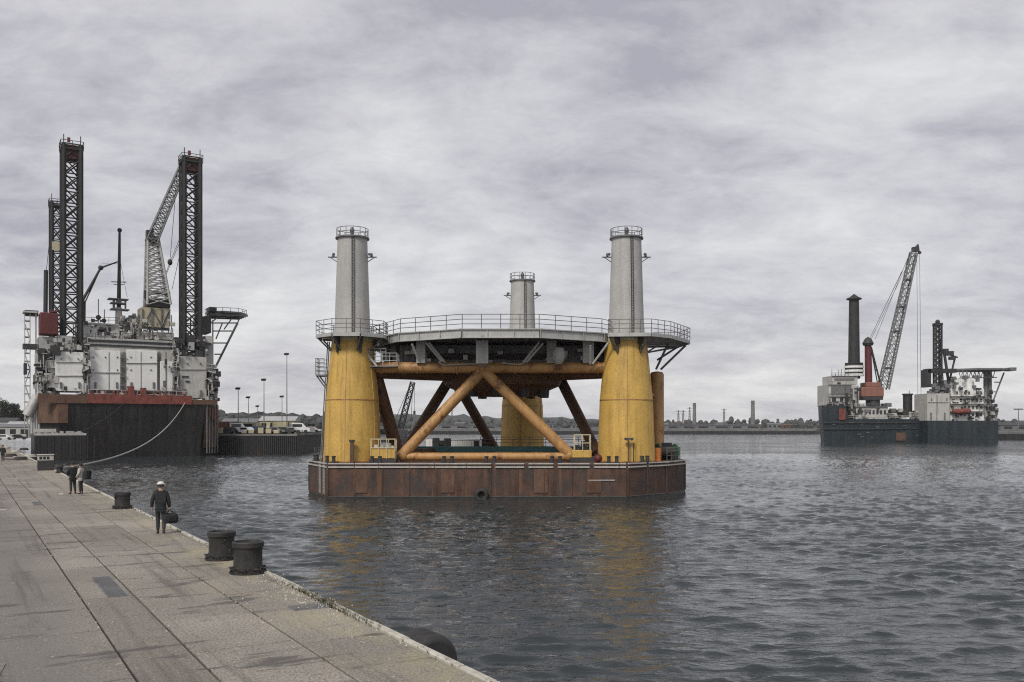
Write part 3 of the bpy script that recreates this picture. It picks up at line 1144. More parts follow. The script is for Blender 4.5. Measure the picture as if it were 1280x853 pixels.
# casing of the machinery space between hub and deck
cpoly = [(-9.6, 76.2), (7.0, 76.2), (9.0, 79.2), (9.0, 86), (6, 91), (-8, 91), (-10.8, 86), (-10.8, 79.2)]
b = MB(); b.prism(cpoly, 11.15, 12.75); b.build('underdeck_casing', 'casing', plat)
b = MB()
for i in range(18):
    x_ = -9.4 + i * 0.955
    b.span(x_ - .05, x_ + .05, 76.08, 76.195, 11.2, 12.7)
b.each('casing_stiffener', 'mid', plat)

# --- deck
RD = 12.0
dv = [(PC.x + RD * math.cos(R(-105 + 30 * i)), PC.y + RD * math.sin(R(-105 + 30 * i))) for i in range(12)]
b = MB(); b.prism(dv, DZ - 0.12, DZ); b.build('deck_plate', 'deck_grey', plat)
b, b2 = MB(), MB()
for i in range(12):
    a, c_ = Vector((*dv[i], DZ)), Vector((*dv[(i + 1) % 12], DZ))
    out = Vector(((a.x + c_.x) / 2 - PC.x, (a.y + c_.y) / 2 - PC.y, 0)).normalized()
    d_ = (c_ - a).normalized()
    a2, c2 = a + d_ * 0.03, c_ - d_ * 0.03
    b.beam(a2 + out * 0.03 + Vector((0, 0, -0.40)), c2 + out * 0.03 + Vector((0, 0, -0.40)), 0.06, 0.60)
    b2.beam(a2 + out * 0.05 + Vector((0, 0, -0.06)), c2 + out * 0.05 + Vector((0, 0, -0.06)), 0.28, 0.08)
    b2.beam(a2 + out * 0.05 + Vector((0, 0, -0.74)), c2 + out * 0.05 + Vector((0, 0, -0.74)), 0.28, 0.07)
    for s in (0.0, 0.33, 0.67):
        q_ = a2.lerp(c2, s) + out * 0.10
        b2.beam(q_ + Vector((0, 0, -0.69)), q_ + Vector((0, 0, -0.11)), 0.03, 0.14)
b.build('edge_beam', 'galv', plat)
b2.build('beam_flange', 'galv', plat)
b = MB(); b.rail([(PC.x + (x - PC.x) * 0.99, PC.y + (y - PC.y) * 0.99, DZ) for x, y in dv], 1.15, True, 1.55, (0.33, 0.66, 1.0), 0.03, 0.034)
b.build('deck_railing', 'rail', plat)
b = MB()
for k in range(-5, 6):
    y_ = PC.y + k * 2.1; hw = math.sqrt(max(0.1, 11.4 ** 2 - (k * 2.1) ** 2))
    b.beam((PC.x - hw, y_, DZ - 0.35), (PC.x + hw, y_, DZ - 0.35), 0.14, 0.45)
    b.beam((PC.x + k * 2.1, PC.y - hw, DZ - 0.62), (PC.x + k * 2.1, PC.y + hw, DZ - 0.62), 0.2, 0.1)
b.each('deck_girder', 'mid', plat)
# posts and struts between ring tube and deck
post = MB()
post.span(ap[0].x - 0.50, ap[0].x + 0.50, 72.6, 73.3, 10.95, DZ - 0.75)
post.beam((ap[0].x, 74.9, 10.9), (ap[0].x, 72.9, 11.2), 0.7, 0.5)
post.build('deck_post', 'galv', plat)
b = MB()
for px, w_ in ((527, 0.75), (689, 0.8), (733, 0.7), (740, 0.2)):
    x_ = at(px, 0, 75.0).x
    b.span(x_ - w_ / 2, x_ + w_ / 2, 74.3, 74.8, 11.1, DZ - 0.6)
b.each('deck_post', 'grey_pale', plat)
b = MB()
for (pa, qa) in (((552, 452), (532, 428)), ((556, 453), (536, 428)), ((524, 452), (515, 430)), ((654, 453), (674, 428)), ((658, 453), (679, 429)), ((741, 455), (761, 428)), ((738, 455), (738, 432))):
    b.cyl(at(*pa, 74.0), at(*qa, 73.2), 0.10, n=8)
b.each('deck_strut', 'galv', plat)
b = MB()
b.path([at(600, 455, 74.3), at(575, 455.5, 74.3), at(556, 457, 74.3), at(551, 455, 74.3), at(548, 452, 74.3)], 0.06)
b.path([at(627, 454, 74.3), at(648, 456, 74.3), at(655, 454, 74.3), at(661, 450, 74.3)], 0.06)
b.each('cable_pipe', 'galv', plat)
# machinery hung under the deck
rm = random.Random(21)
b = MB()
for i in range(46):
    a = rm.uniform(-0.7, 3.84); r_ = rm.uniform(9.0, 10.6)
    b.box((PC.x + r_ * math.cos(a), PC.y + r_ * math.sin(a), rm.uniform(11.4, 12.6)), (rm.uniform(.5, 2.4), rm.uniform(.5, 2.0), rm.uniform(.4, 1.5)), rm.choice((0, R(30), R(60))))
for i in range(16):
    a = rm.uniform(0, 6.28); y_ = PC.y + rm.uniform(-6.8, 9); z_ = rm.uniform(11.3, 12.7)
    b.cyl((PC.x - rm.uniform(3, 8), y_, z_), (PC.x + rm.uniform(3, 8), y_, z_), rm.uniform(0.06, 0.2), n=8)
b.each('underdeck_machinery', 'dark', plat)
b = MB()
for i in range(18):
    px = rm.uniform(500, 745); Y_ = rm.uniform(74.9, 75.9)
    c_ = at(px, rm.uniform(438, 454), Y_)
    b.box(c_, (rm.uniform(.15, .6), .3, rm.uniform(.15, .5)))
b.each('junction_box', 'white_old', plat)
b = MB()
b.lathe((at(698, 0, 73.6).x, 73.6), [(0.25, 10.95), (0.5, 11.3), (0.55, 11.9), (0.45, 12.3), (0.1, 12.4)], 20)
b.build('floodlight', 'grey_pale', plat)

# access stair landing under the deck beside the left column
b, b2 = MB(), MB()
x0_, x1_ = at(462, 0, 74.5).x, at(497, 0, 74.5).x
b.span(x0_, x1_, 73.9, 75.6, 10.75, 10.85)
b.span(x0_ - 0.4, x1_ - 0.9, 73.9, 75.6, 12.25, 12.33)
b.each('stair_landing', 'mid', plat)
b2.rail([(x0_, 75.5, 10.85), (x0_, 73.95, 10.85), (x1_, 73.95, 10.85), (x1_, 75.5, 10.85)], 1.05, step=0.55, r=0.025)
b2.rail([(x0_ - .4, 73.95, 11.25), (x1_ - .9, 73.95, 11.25)], 1.0, step=0.5, r=0.022)
b2.beam((x0_ - 0.5, 73.9, 12.3), (x0_ + 0.7, 73.9, 10.8), 0.05, 0.16)
b2.beam((x0_ - 0.5, 74.7, 12.3), (x0_ + 0.7, 74.7, 10.8), 0.05, 0.16)
b2.build('stair_railing', 'galv', plat)

# platforms round the columns
def col_platform(pts, z, name='walkway'):
    b = MB(); b.prism(pts, z - 0.1, z)
    n_ = len(pts)
    for i in range(n_):
        a, c_ = Vector((*pts[i], z)), Vector((*pts[(i + 1) % n_], z))
        d_ = (c_ - a).normalized()
        b.beam(a + d_ * 0.07 + Vector((0, 0, -0.21)), c_ - d_ * 0.07 + Vector((0, 0, -0.21)), 0.1, 0.2)
    w = b.build(name, 'galv', plat)
    b = MB(); b.rail([(x, y, z) for x, y in pts], 1.1, True, 0.95, (0.33, 0.66, 1.0), 0.028, 0.03)
    b.build('railing', 'rail', w)
    return w


for li, c in enumerate(LEG):
    if li == 1:
        pts = [(7.9, 72.7), (11.4, 72.4), (13.3, 74.2), (15.9, 79.2), (15.6, 82.6), (12.6, 83.2), (9.6, 79.0)]
    else:
        pts = [(c.x + 3.05 * math.cos(R(22.5 + 45 * i)), c.y + 3.05 * math.sin(R(22.5 + 45 * i))) for i in range(8)]
    col_platform(pts, 13.46)
    b = MB()
    cen = Vector((sum(p_[0] for p_ in pts) / len(pts), sum(p_[1] for p_ in pts) / len(pts), 0))
    for (x, y) in pts:
        v_ = Vector((x, y, 0)); d_ = (v_ - Vector((c.x, c.y, 0))).normalized()
        b.cyl(v_ - d_ * 0.15 + Vector((0, 0, 13.15)), Vector((c.x, c.y, 0)) + d_ * 1.7 + Vector((0, 0, 12.0)), 0.07, n=7)
    b.each('walkway_bracket', 'mid', plat)
b = MB()
for pa, qa, Y0, Y1 in (((857, 432), (826, 462), 80, 79.5), ((850, 432), (822, 450), 81, 79), ((835, 430), (820, 462), 79, 79)):
    b.cyl(at(*pa, Y0), at(*qa, Y1), 0.1, n=8)
b.each('walkway_bracket', 'mid', plat)

# caged balcony on the left flank of the left column
b = MB()
bx0, bx1 = at(397, 0, 75.5).x, at(407.5, 0, 75.5).x
bz = CAMZ + (HORIZON - 469) / F * 75.5
b.span(bx0, bx1 + 0.2, 74.7, 76.4, bz - 0.12, bz)
b.build('balcony', 'mid', plat)
b = MB()
b.rail([(bx1, 74.75, bz), (bx0, 74.75, bz), (bx0, 76.35, bz), (bx1, 76.35, bz)], 1.35, step=0.5, bars=(.25, .5, .75, 1.0), r=0.028)
b.cyl((bx0 + .05, 74.9, bz - .1), (bx1 + .1, 74.9, bz - 1.15), 0.06, n=7); b.cyl((bx0 + .05, 76.2, bz - .1), (bx1 + .1, 76.2, bz - 1.15), 0.06, n=7)
b.build('balcony_railing', 'rail', plat)
b = MB()
for dx in (0, 0.28):
    b.cyl((LEG[0].x - 2.48 - dx * .3, 74.6 - dx, BZ), (LEG[0].x - 1.86 - dx * .3, 74.6 - dx, 12.9), 0.05, n=7)
b.each('cable_pipe', 'mid', plat)

# --- loose things standing on the barge deck
t = thing('generator_set', 'yellow generator on a frame beside the foot of the left column', 'generator', (-10.6, 73.2, BZ), 0, None)
b = MB(); b.span(-0.95, 0.95, -0.5, 0.5, 0.32, 1.15); b.build('housing', 'yellow', t, local=True, bevel=0.04)
b = MB(); b.span(-1.1, 1.1, -0.6, 0.6, 0.0, 0.3); b.build('skid', 'dark', t, local=True)
b = MB(); b.rail([(-1.0, -0.55, 0.3), (1.0, -0.55, 0.3), (1.0, 0.55, 0.3), (-1.0, 0.55, 0.3)], 1.6, True, 0.65, (0.55, 1.0), 0.03)
b.build('guard_frame', 'collar', t, local=True)
b = MB()
for x, z_, s in ((-0.6, 1.3, .3), (-0.1, 1.28, .25), (0.4, 1.36, .4), (0.75, 1.26, .2)): b.box((x, 0, z_), (s, .5, s))
b.each('control_box', 'white_old', t, local=True)
t = thing('hydraulic_unit', 'yellow hydraulic unit with a rail frame at the foot of the right diagonal brace', 'hydraulic unit', (at(727, 0, 73.3).x, 73.3, BZ))
b = MB(); b.span(-0.8, 0.8, -0.5, 0.5, 0.38, 1.0); b.build('housing', 'yellow', t, local=True, bevel=0.04)
b = MB(); b.span(-0.95, 0.95, -0.55, 0.55, 0.0, 0.36); b.build('skid', 'dark', t, local=True)
b = MB(); b.rail([(-0.6, -0.5, 0.9), (0.7, -0.5, 0.9), (0.7, 0.5, 0.9), (-0.6, 0.5, 0.9)], 1.35, True, 0.7, (0.5, 1.0), 0.035); b.build('guard_frame', 'collar', t, local=True)
b = MB(); b.cyl((0.2, 0, 1.0), (0.2, 0, 1.75), 0.25, n=14); b.box((-0.35, 0, 1.2), (.4, .4, .4)); b.build('pump', 'dark', t, local=True)
bx_ = at(747, 0, 73).x
t = thing('mooring_buoy', 'red plastic buoy lying against the foot of the right column', 'buoy', (bx_, 72.5, BZ))
b = MB(); b.ball((0, 0, 0.34), 0.34, 12); b.build('float', 'dark_red', t, local=True)
b = MB(); b.torus((0, -0.05, 0.72), (1, 0, 0), 0.09, 0.025, 14, 6); b.build('eye', 'iron', t, local=True)
t = thing('deck_lamp_post', 'thin T-topped lamp post in front of the right column', 'lamp post', (at(786, 0, 72.2).x, 72.2, BZ))
b = MB(); b.cyl((0, 0, 0), (0, 0, 1.9), 0.045, n=8); b.cyl((0.38, 0.02, 0), (0.38, 0.02, 1.6), 0.04, n=8); b.lathe((0, 0), [(0.16, 0), (0.15, 0.05), (0.02, 0.08)], 12); b.build('post', 'dark', t, local=True)
b = MB(); b.box((0, 0, 1.95), (0.75, 0.22, 0.14)); b.cyl((-0.22, -0.1, 1.93), (-0.22, -0.2, 1.9), .09, .11, 10); b.cyl((0.22, -0.1, 1.93), (0.22, -0.2, 1.9), .09, .11, 10); b.build('lamp_head', 'lamp_head', t, local=True)
t = thing('site_lamp_post', 'short brown post standing in front of the left column', 'post', (at(440, 0, 72.2).x, 72.2, BZ))
b = MB(); b.span(-0.16, 0.16, -0.1, 0.1, 0, 1.72); b.build('post', 'brown', t, local=True, bevel=0.02)
b = MB(); b.span(-0.22, 0.22, -0.16, 0.16, 1.722, 1.86); b.build('cap', 'dark', t, local=True)
t = thing('oil_drum', 'orange drum on the barge between right column and winch', 'drum', (at(820, 0, 75.4).x, 75.4, BZ))
b = MB(); b.lathe((0, 0), [(0.44, 0), (0.44, 0.36), (0.46, 0.38), (0.44, 0.40), (0.44, 0.78), (0.46, 0.80), (0.44, 0.82), (0.44, 1.12), (0.41, 1.13), (0.40, 1.10), (0.02, 1.10)], 24); b.build('drum_body', 'orange', t, local=True)
t = thing('anchor_winch', 'dark green anchor winch at the right corner of the barge', 'winch', (at(833, 0, 78.2).x, 78.2, BZ), 0.3)
b = MB(); b.cyl((-0.75, 0, 0.75), (0.75, 0, 0.75), 0.42, n=20); b.build('drum', 'rope_dark', t, local=True)
b = MB()
for x in (-0.85, 0.85):
    b.cyl((x - 0.06, 0, 0.75), (x + 0.06, 0, 0.75), 0.68, n=20); b.span(x - 0.07, x + 0.07, -0.55, 0.55, 0, 0.6)
b.build('winch_frame', 'green_box', t, local=True)
b = MB(); b.box((0.2, 0.85, 0.75), (1.3, 0.6, 1.5)); b.build('gear_housing', 'dark', t, local=True, bevel=0.03)
# teal gangway and a pale container behind the braces
t = thing('teal_gangway', 'long teal gangway lying on the barge behind the lower orange tube', 'gangway', (-1.0, 84.5, BZ + 0.42))
b = MB()
for y_ in (-0.55, 0.55):
    b.span(-8.3, 10.5, y_ - 0.08, y_ + 0.08, 0.12, 0.62)
b.span(-8.3, 10.5, -0.46, 0.46, 0.3, 0.4); b.build('walkway', 'teal', t, local=True)
b = MB()
for x in (-7.5, -2.5, 2.5, 8): b.span(x - .15, x + .15, -0.5, 0.5, -0.42, 0.115)
b.build('skid', 'dark', t, local=True)
b = MB(); b.rail([(-2.0, -0.55, 0.62), (10.4, -0.55, 0.62)], 0.9, step=1.5, r=0.025); b.build('handrail', 'mid', t, local=True)
t = thing('site_cabin', 'long low white cabin on the rear of the barge left of the rear column', 'cabin', (at(582, 0, 99.5).x, 99.5, BZ))
b = MB(); b.span(-1.6, 1.6, -0.9, 0.9, 0.16, 1.42)
for i in range(12): b.span(-1.5 + i * 0.26, -1.38 + i * .26, -0.93, -0.90, 0.25, 1.36)
b.build('wall', 'white', t, local=True)
b = MB(); b.span(-1.66, 1.66, -0.96, 0.96, 1.422, 1.5); b.build('roof', 'white_old', t, local=True)
b = MB(); b.span(1.0, 1.5, -0.96, -0.932, 0.2, 1.35); b.build('door', 'dark', t, local=True)
b = MB(); b.span(-1.55, 1.55, -0.8, 0.8, 0, 0.158); b.build('skid', 'dark', t, local=True)
for i, (px, Y, hgt, mt) in enumerate(((537, 97.5, 1.5, 'white'), (545, 96.5, 1.7, 'dark'), (553, 98, 1.4, 'dark'), (559.5, 97, 1.65, 'dark'), (606, 98, 1.6, 'dark'))):
    lab = ['white tool locker on the barge, left of the dark lockers', 'tall dark tool locker next to the white one behind the orange brace', 'low dark tool locker, middle of the row seen under the deck', 'dark tool locker against the left end of the white cabin', 'dark tool locker at the right end of the white cabin, by the rear column'][i]
    t = thing('tool_locker', lab, 'locker', (at(px, 0, Y).x, Y, BZ), 0, 'tool lockers on the barge')
    b = MB(); b.span(-.36, .36, -.4, .4, 0.1, hgt); b.build('locker_body', mt, t, local=True, bevel=0.02)
    b = MB()
    for x in (-.3, .3): b.span(x - .05, x + .05, -.35, .35, 0, 0.099)
    b.each('locker_foot', 'dark', t, local=True)
    b = MB(); b.span(-.32, -.01, -.425, -.402, .15, hgt - .06); b.span(.01, .32, -.425, -.402, .15, hgt - .06); b.each('locker_door', mt, t, local=True)

# ================================================================== LEFT JACK-UP VESSEL
JO = Vector((-72.7, 165.0, 0))


def jl(px, py, ly):
    """Vessel-frame point on the sight line of photo pixel (px, py) at distance ly behind the bow."""
    k = (px - 640) / F
    lx = (k * (JO.y + QD.y * ly) - JO.x - QD.x * ly) / (QU.x - k * QU.y)
    Y = JO.y + QU.y * lx + QD.y * ly
    return Vector((lx, ly, CAMZ + (HORIZON - py) / F * Y))


def jbox(b, px0, px1, py0, py1, ly, depth):
    """Box whose front face spans two pixel columns and rows on the plane ly."""
    p0, p1 = jl(px0, py0, ly), jl(px1, py1, ly)
    zc0 = jl((px0 + px1) / 2, py0, ly).z; zc1 = jl((px0 + px1) / 2, py1, ly).z
    return b.span(p0.x, p1.x, ly, ly + depth, zc1, zc0)


jack = thing('jackup_vessel', 'large black and red jack-up vessel with tall dark lattice legs moored at the quay', 'jack-up vessel', JO, QA)
L = True
# hull with a bevelled raked bow
xL, xR = jl(49, 0, 0).x, jl(273, 0, 3.2).x - 1.0
hull_bot = [(xL + 3.6, 1.6), (xR - 3.2, 1.6), (xR + 1.0, 6.0), (xR + 1.0, 52), (xL + 2, 52), (xL, 4.5)]
hull_top = [(xL + 3.0, 0), (xR - 2.2, 0), (xR + 1.0, 3.2), (xR + 1.0, 52), (xL + 2, 52), (xL, 2.6)]
ztop = jl(150, 504, 0).z
b = MB(); b.prism(hull_bot, -1.5, ztop, hull_top); b.build('hull', 'black_hull', jack, L)
b = MB()
for x in np.linspace(xL + 5.5, xR - 4, 9):
    b.beam((x, 1.4, 0.4), (x, -0.03, ztop - 0.2), 0.18, 0.12)
b.each('hull_rib', 'black_hull', jack, L)
b = MB(); p0 = jl(49, 503, 0); p1 = jl(79, 528, 0)
b.prism([(xL - 0.05, 2.5), (xL + 2.98, -0.05), (xL + 4.6, -0.05), (xL + 4.6, 0.6), (xL + 3.0, 0.6), (xL - 0.05, 3.4)], jl(60, 529, 0).z, ztop - 0.05); b.build('rusty_bow_plate', 'brown', jack, L)['label'] = 'rust brown plate on the bow corner'
b = MB(); zr0, zr1 = jl(258, 530, 0).z, jl(258, 511, 0).z; b._add([(xR - 2.4, -0.06, zr1), (xR + 0.6, 2.72, zr0), (xR + 1.06, 3.17, zr0), (xR + 1.06, 3.17, zr1), (xR - 2.4, 0.3, zr1), (xR + 0.4, 3.1, zr0), (xR + 0.9, 3.5, zr0), (xR + 0.9, 3.5, zr1)], [(0, 1, 2, 3), (7, 6, 5, 4), (0, 4, 5, 1), (1, 5, 6, 2), (2, 6, 7, 3), (3, 7, 4, 0)]); b.build('red_bow_patch', 'red', jack, L)
b = MB(); b._add([(xR - 2.26, -0.08, ztop - .3), (xR - 2.55, .65, 1.6), (xR + 1.03, 5.05, 1.6), (xR + 1.03, 3.1, ztop - .3), (xR - 2.2, 0.1, ztop - .3), (xR - 2.5, .8, 1.6), (xR + .9, 5.2, 1.6), (xR + .9, 3.3, ztop - .3)],
                 [(0, 1, 2, 3), (7, 6, 5, 4), (0, 4, 5, 1), (1, 5, 6, 2), (2, 6, 7, 3), (3, 7, 4, 0)]); b.build('rusty_bow_plate', 'brown', jack, L)['label'] = 'rust brown chamfered plate at the right bow corner'
b = MB()
for i in range(5):
    s = .12 + i * .2
    b.cyl((xR - 2.3 + 3.3 * s, -0.2 + 3.2 * s, .5), (xR - 2.3 + 3.3 * s, -0.2 + 3.2 * s, ztop), .12, n=6)
b.each('fender_pipe', 'mid', jack, L)
b = MB(); b.span(xR + 0.9, xR + 1.05, 8, 20, 3.0, ztop - 0.4); b.span(xR + 0.9, xR + 1.05, 30, 44, 2.2, ztop - 0.8); b.each('rusty_side_plate', 'brown', jack, L)
b = MB()
for yy in range(8, 50, 5):
    b.span(xR + 1.0, xR + 1.22, yy, yy + 0.5, 0.6, ztop - 0.2)
b.each('side_fender', 'mid', jack, L)
b = MB()
for py in range(518, 566, 6):
    jbox(b, 237, 238.2, py, py + 1.2, -0.02 + (py - 504) * .024, 0.1)
b.each('draught_mark', 'white_old', jack, L)
b = MB()
for i in range(9):
    px, py = random.uniform(96, 232), random.uniform(512, 562)
    ly_ = -0.03 + (py - 504) * .0236
    jbox(b, px, px + random.uniform(2, 9), py, py + random.uniform(.35, .7), ly_, 0.05)
b.each('hull_scrape', 'mid', jack, L)
# red and brown bulwark band
b = MB(); jbox(b, 109, 240, 494, 505, -0.25, 0.4); b.build('red_bulwark', 'red', jack, L)
b = MB(); jbox(b, 47, 109, 493, 504, -0.2, 0.35); jbox(b, 240, 272, 500, 506, -0.1, 0.35); b.each('brown_bulwark', 'brown', jack, L)
b = MB()
for i in range(26):
    px = 112 + i * 4.9 + random.uniform(-1, 1)
    if random.random() < .8: jbox(b, px, px + random.uniform(1, 3.4), 494 - random.choice((1.5, 3, 4.5, 6)), 495, -0.1 + (i % 3) * .2, 0.6)
jbox(b, 160, 168, 483, 494, -0.15, 0.8); jbox(b, 176, 183, 485, 494, -0.2, 0.8)
b.each('mooring_gear', 'red', jack, L)
b = MB()
p0, p1 = jl(111, 487.5, 0), jl(240, 487.5, 0)
b.rail([(p0.x, 0.2, ztop + 0.9), (p1.x, 0.2, ztop + 0.9)], 1.5, step=1.4, bars=(0.5, 1.0), r=0.05)
b.build('bow_railing', 'white_old', jack, L)
b = MB()
for i in range(22):
    px = 112 + random.random() * 130
    q_ = jl(px, 489, 0.5 + random.random() * 2)
    b.box((q_.x, q_.y, ztop + 0.9 + random.random() * 1.1), (random.uniform(.4, 1.6), 0.8, random.uniform(.6, 1.7)))
b.each('winch', 'dark', jack, L)
# white blocks
zdk = ztop - 0.2
b = MB()
jbox(b, 112, 216, 436, 490, 3.6, 24); b.build('deckhouse', 'white_old', jack, L)
for (a0, a1, c0, c1) in ((112, 150.5, 438.5, 488), (158.5, 196.5, 438.5, 488), (200.5, 216, 452, 489)):
    b = MB(); jbox(b, a0, a1, c0, c1, 3.0, 0.59)
    b.build('deckhouse_panel', 'white', jack, L, bevel=0.05)
b = MB(); jbox(b, 69, 104.5, 440, 489, 2.2, 9); b.build('jacking_house', 'white', jack, L)
b = MB(); jbox(b, 225, 258, 446, 498, 2.2, 9); b.build('jacking_house', 'white_old', jack, L)
b = MB()
for px, w in ((153, 1.6), (155.5, 1.0), (198, 2.2), (207, 1.2), (136, .5), (176, .5)):
    jbox(b, px, px + w, 440, 488, 3.4 if 150 < px < 158 or px == 198 else 2.9, 0.12)
for py in (446, 458, 470, 481):
    jbox(b, 151, 158, py, py + 1.6, 2.75, 0.3)
b.each('deckhouse_pipe', 'mid', jack, L)
b = MB()
for (a0, a1, c0, c1) in ((106, 111.5, 438, 497), (217, 223, 450, 480)):
    jbox(b, a0, a1, c0, c1, 3.2, 6)
b.each('recess', 'dark', jack, L)
b = MB()
for (a0, a1) in ((105.5, 111.5), (217, 224.5)):
    for py in range(440, 496, 6):
        jbox(b, a0, a1, py, py + 1.2, 2.3, 0.8)
    jbox(b, a0, a0 + .8, 438, 496, 2.3, .2); jbox(b, a1 - .8, a1, 438, 496, 2.3, .2)
b.each('stair_tower', 'galv', jack, L)
b = MB()
for (a0, a1, c0, c1) in ((228, 236, 470, 472), (232, 237, 476, 478), (206, 209, 449, 456), (199, 201, 446, 452)):
    jbox(b, a0, a1, c0, c1, 2.05, 0.2)
b.each('vent_grille', 'dark', jack, L)
b = MB()
for px, py in ((118, 478), (145, 478), (163, 478), (191, 478), (204, 476), (75, 478), (98, 478), (230, 486), (250, 488)):
    jbox(b, px, px + 2.6, py, py + 7.5, 1.95 if px < 110 or px > 220 else 2.85, 0.2)
b.each('door', 'mid', jack, L)
b = MB()
for px, py in ((116, 446), (131, 446), (146, 446), (163, 446), (188, 446), (205, 458), (211, 458), (76, 448), (97, 448), (234, 454), (250, 454), (116, 462), (146, 462), (163, 462), (188, 462)):
    jbox(b, px, px + 1.5, py, py + 1.4, 1.95 if px < 110 or px > 220 else 2.88, 0.2)
b.each('porthole', 'glass', jack, L)
b = MB()
for a0, a1, py, lq in ((70, 105, 453, 2.1), (112, 151, 466, 2.9), (158, 197, 454, 2.9), (225, 258, 462, 2.1), (70, 105, 470, 2.1)):
    p0, p1 = jl(a0, py, lq), jl(a1, py, lq); b.cyl(p0, p1, .1, n=6)
b.each('wall_pipe', 'grey_pale', jack, L)
# bridge strip with window bands above the deckhouse
b = MB(); jbox(b, 110, 217, 424, 435.5, 4.0, 18); b.build('bridge_deck', 'white_old', jack, L)
b = MB(); jbox(b, 111, 215, 426.5, 429.5, 3.9, 0.15); jbox(b, 111, 215, 432, 434.6, 3.9, 0.15); b.each('bridge_window', 'glass', jack, L)
b = MB()
p0, p1 = jl(108, 424, 3.2), jl(217, 424, 3.2)
b.rail([(p0.x, 3.2, p0.z), (p1.x, 3.2, p1.z)], 1.1, step=1.6, bars=(0.5, 1.0), r=0.05)
b.build('bridge_railing', 'rail', jack, L)
b = MB(); jbox(b, 103, 150, 406, 423, 9, 8); b.build('upper_deckhouse', 'white', jack, L)
b = MB(); jbox(b, 104, 147, 404, 406, 8.5, 9); jbox(b, 176, 214, 415, 424, 8, 8); b.each('upper_deck', 'white_old', jack, L)
b = MB(); jbox(b, 122, 132, 412, 419, 8.85, .3); jbox(b, 136, 139, 411, 417, 8.85, .3); jbox(b, 184, 212, 409.5, 413, 8.9, .3); b.each('upper_window', 'glass', jack, L)
b = MB()
p0, p1 = jl(103, 404, 8.6), jl(147, 404, 8.6)
b.rail([(p0.x, 8.6, p0.z), (p1.x, 8.6, p1.z)], 1.1, step=1.6, bars=(0.5, 1.0), r=0.05)
b.build('upper_railing', 'rail', jack, L)
b = MB()
jbox(b, 177, 212, 385, 409, 10, 5); b.build('crane_pedestal', 'sand_box', jack, L)
b = MB()
for (pa, pb) in (((178, 408), (190, 386)), ((202, 408), (190, 386)), ((202, 408), (212, 386)), ((178, 386), (178, 408)), ((212, 386), (212, 408)), ((190, 386), (190, 408)), ((202, 386), (202, 408))):
    b.cyl(jl(*pa, 9.85), jl(*pb, 9.85), 0.16, n=6)
b.build('pedestal_bracing', 'mid', jack, L)
# clutter of upper works
rj = random.Random(33)
b, b2, b3 = MB(), MB(), MB()
for i in range(60):
    px = rj.uniform(150, 176); py = rj.uniform(396, 424)
    q_ = jl(px, py, rj.uniform(8, 14)); (b2 if i % 2 else b3).box(q_, (rj.uniform(.3, 1.2), 1, rj.uniform(.3, 1.3)))
for i in range(90):
    px = rj.uniform(46, 72); py = rj.uniform(438, 494)
    q_ = jl(px, py, rj.uniform(2.5, 7)); (b if rj.random() < .6 else b2).box(q_, (rj.uniform(.4, 1.8), rj.uniform(.5, 2), rj.uniform(.3, 2.0)))
for i in range(50):
    px = rj.uniform(257, 272); py = rj.uniform(462, 500)
    q_ = jl(px, py, rj.uniform(3, 9)); (b if rj.random() < .5 else b2).box(q_, (rj.uniform(.4, 1.5), rj.uniform(.5, 2), rj.uniform(.3, 1.4)))
for i in range(46):
    px = rj.uniform(213, 262); py = rj.uniform(424, 445)
    q_ = jl(px, py, rj.uniform(3, 9)); (b if rj.random() < .75 else b2).box(q_, (rj.uniform(.4, 1.8), rj.uniform(.5, 2), rj.uniform(.4, 2.2)))
for i in range(30):
    px = rj.uniform(66, 106); py = rj.uniform(430, 440)
    q_ = jl(px, py, rj.uniform(3, 6)); (b if rj.random() < .5 else b2).box(q_, (rj.uniform(.4, 1.5), 1, rj.uniform(.4, 1.2)))
for i in range(36):
    px = rj.uniform(112, 270); q_ = jl(px, 488, rj.uniform(0.4, 2)); b2.box((q_.x, q_.y, zdk + rj.uniform(.5, 2.0)), (rj.uniform(.15, .6), .4, rj.uniform(.5, 1.6)))
for i in range(26):
    px = rj.uniform(60, 250); z_ = rj.uniform(1.5, 5); q_ = jl(px, 424, rj.uniform(5, 14)); b3.cyl((q_.x, q_.y, q_.z), (q_.x, q_.y, q_.z + z_), 0.09, n=5)
for i in range(90):
    px = rj.uniform(216, 226) if i % 2 else rj.uniform(104, 112); q_ = jl(px, rj.uniform(425, 496), rj.uniform(1.6, 3)); (b, b2, b3)[i % 3].box(q_, (rj.uniform(.2, .8), .5, rj.uniform(.15, .9)))
for i in range(60):
    q_ = jl(rj.uniform(100, 216), rj.uniform(400, 424), rj.uniform(5, 8)); (b, b2, b3)[i % 3].box(q_, (rj.uniform(.15, .9), .5, rj.uniform(.15, .8)))
for i in range(150):                                    # small fittings crowding every ledge
    z0_, z1_, pxs = [(405, 424, (105, 215)), (484, 496, (60, 262)), (424, 440, (60, 108)), (424, 448, (214, 262)), (440, 496, (44, 70)), (455, 500, (256, 272)), (396, 410, (150, 178))][i % 7]
    q_ = jl(rj.uniform(*pxs), rj.uniform(z0_, z1_), rj.uniform(1.0, 2.8) if z1_ > 424 else rj.uniform(4.5, 7))
    (b, b2, b3)[rj.randrange(3)].box(q_, (rj.uniform(.12, .55), .3, rj.uniform(.12, .7)))
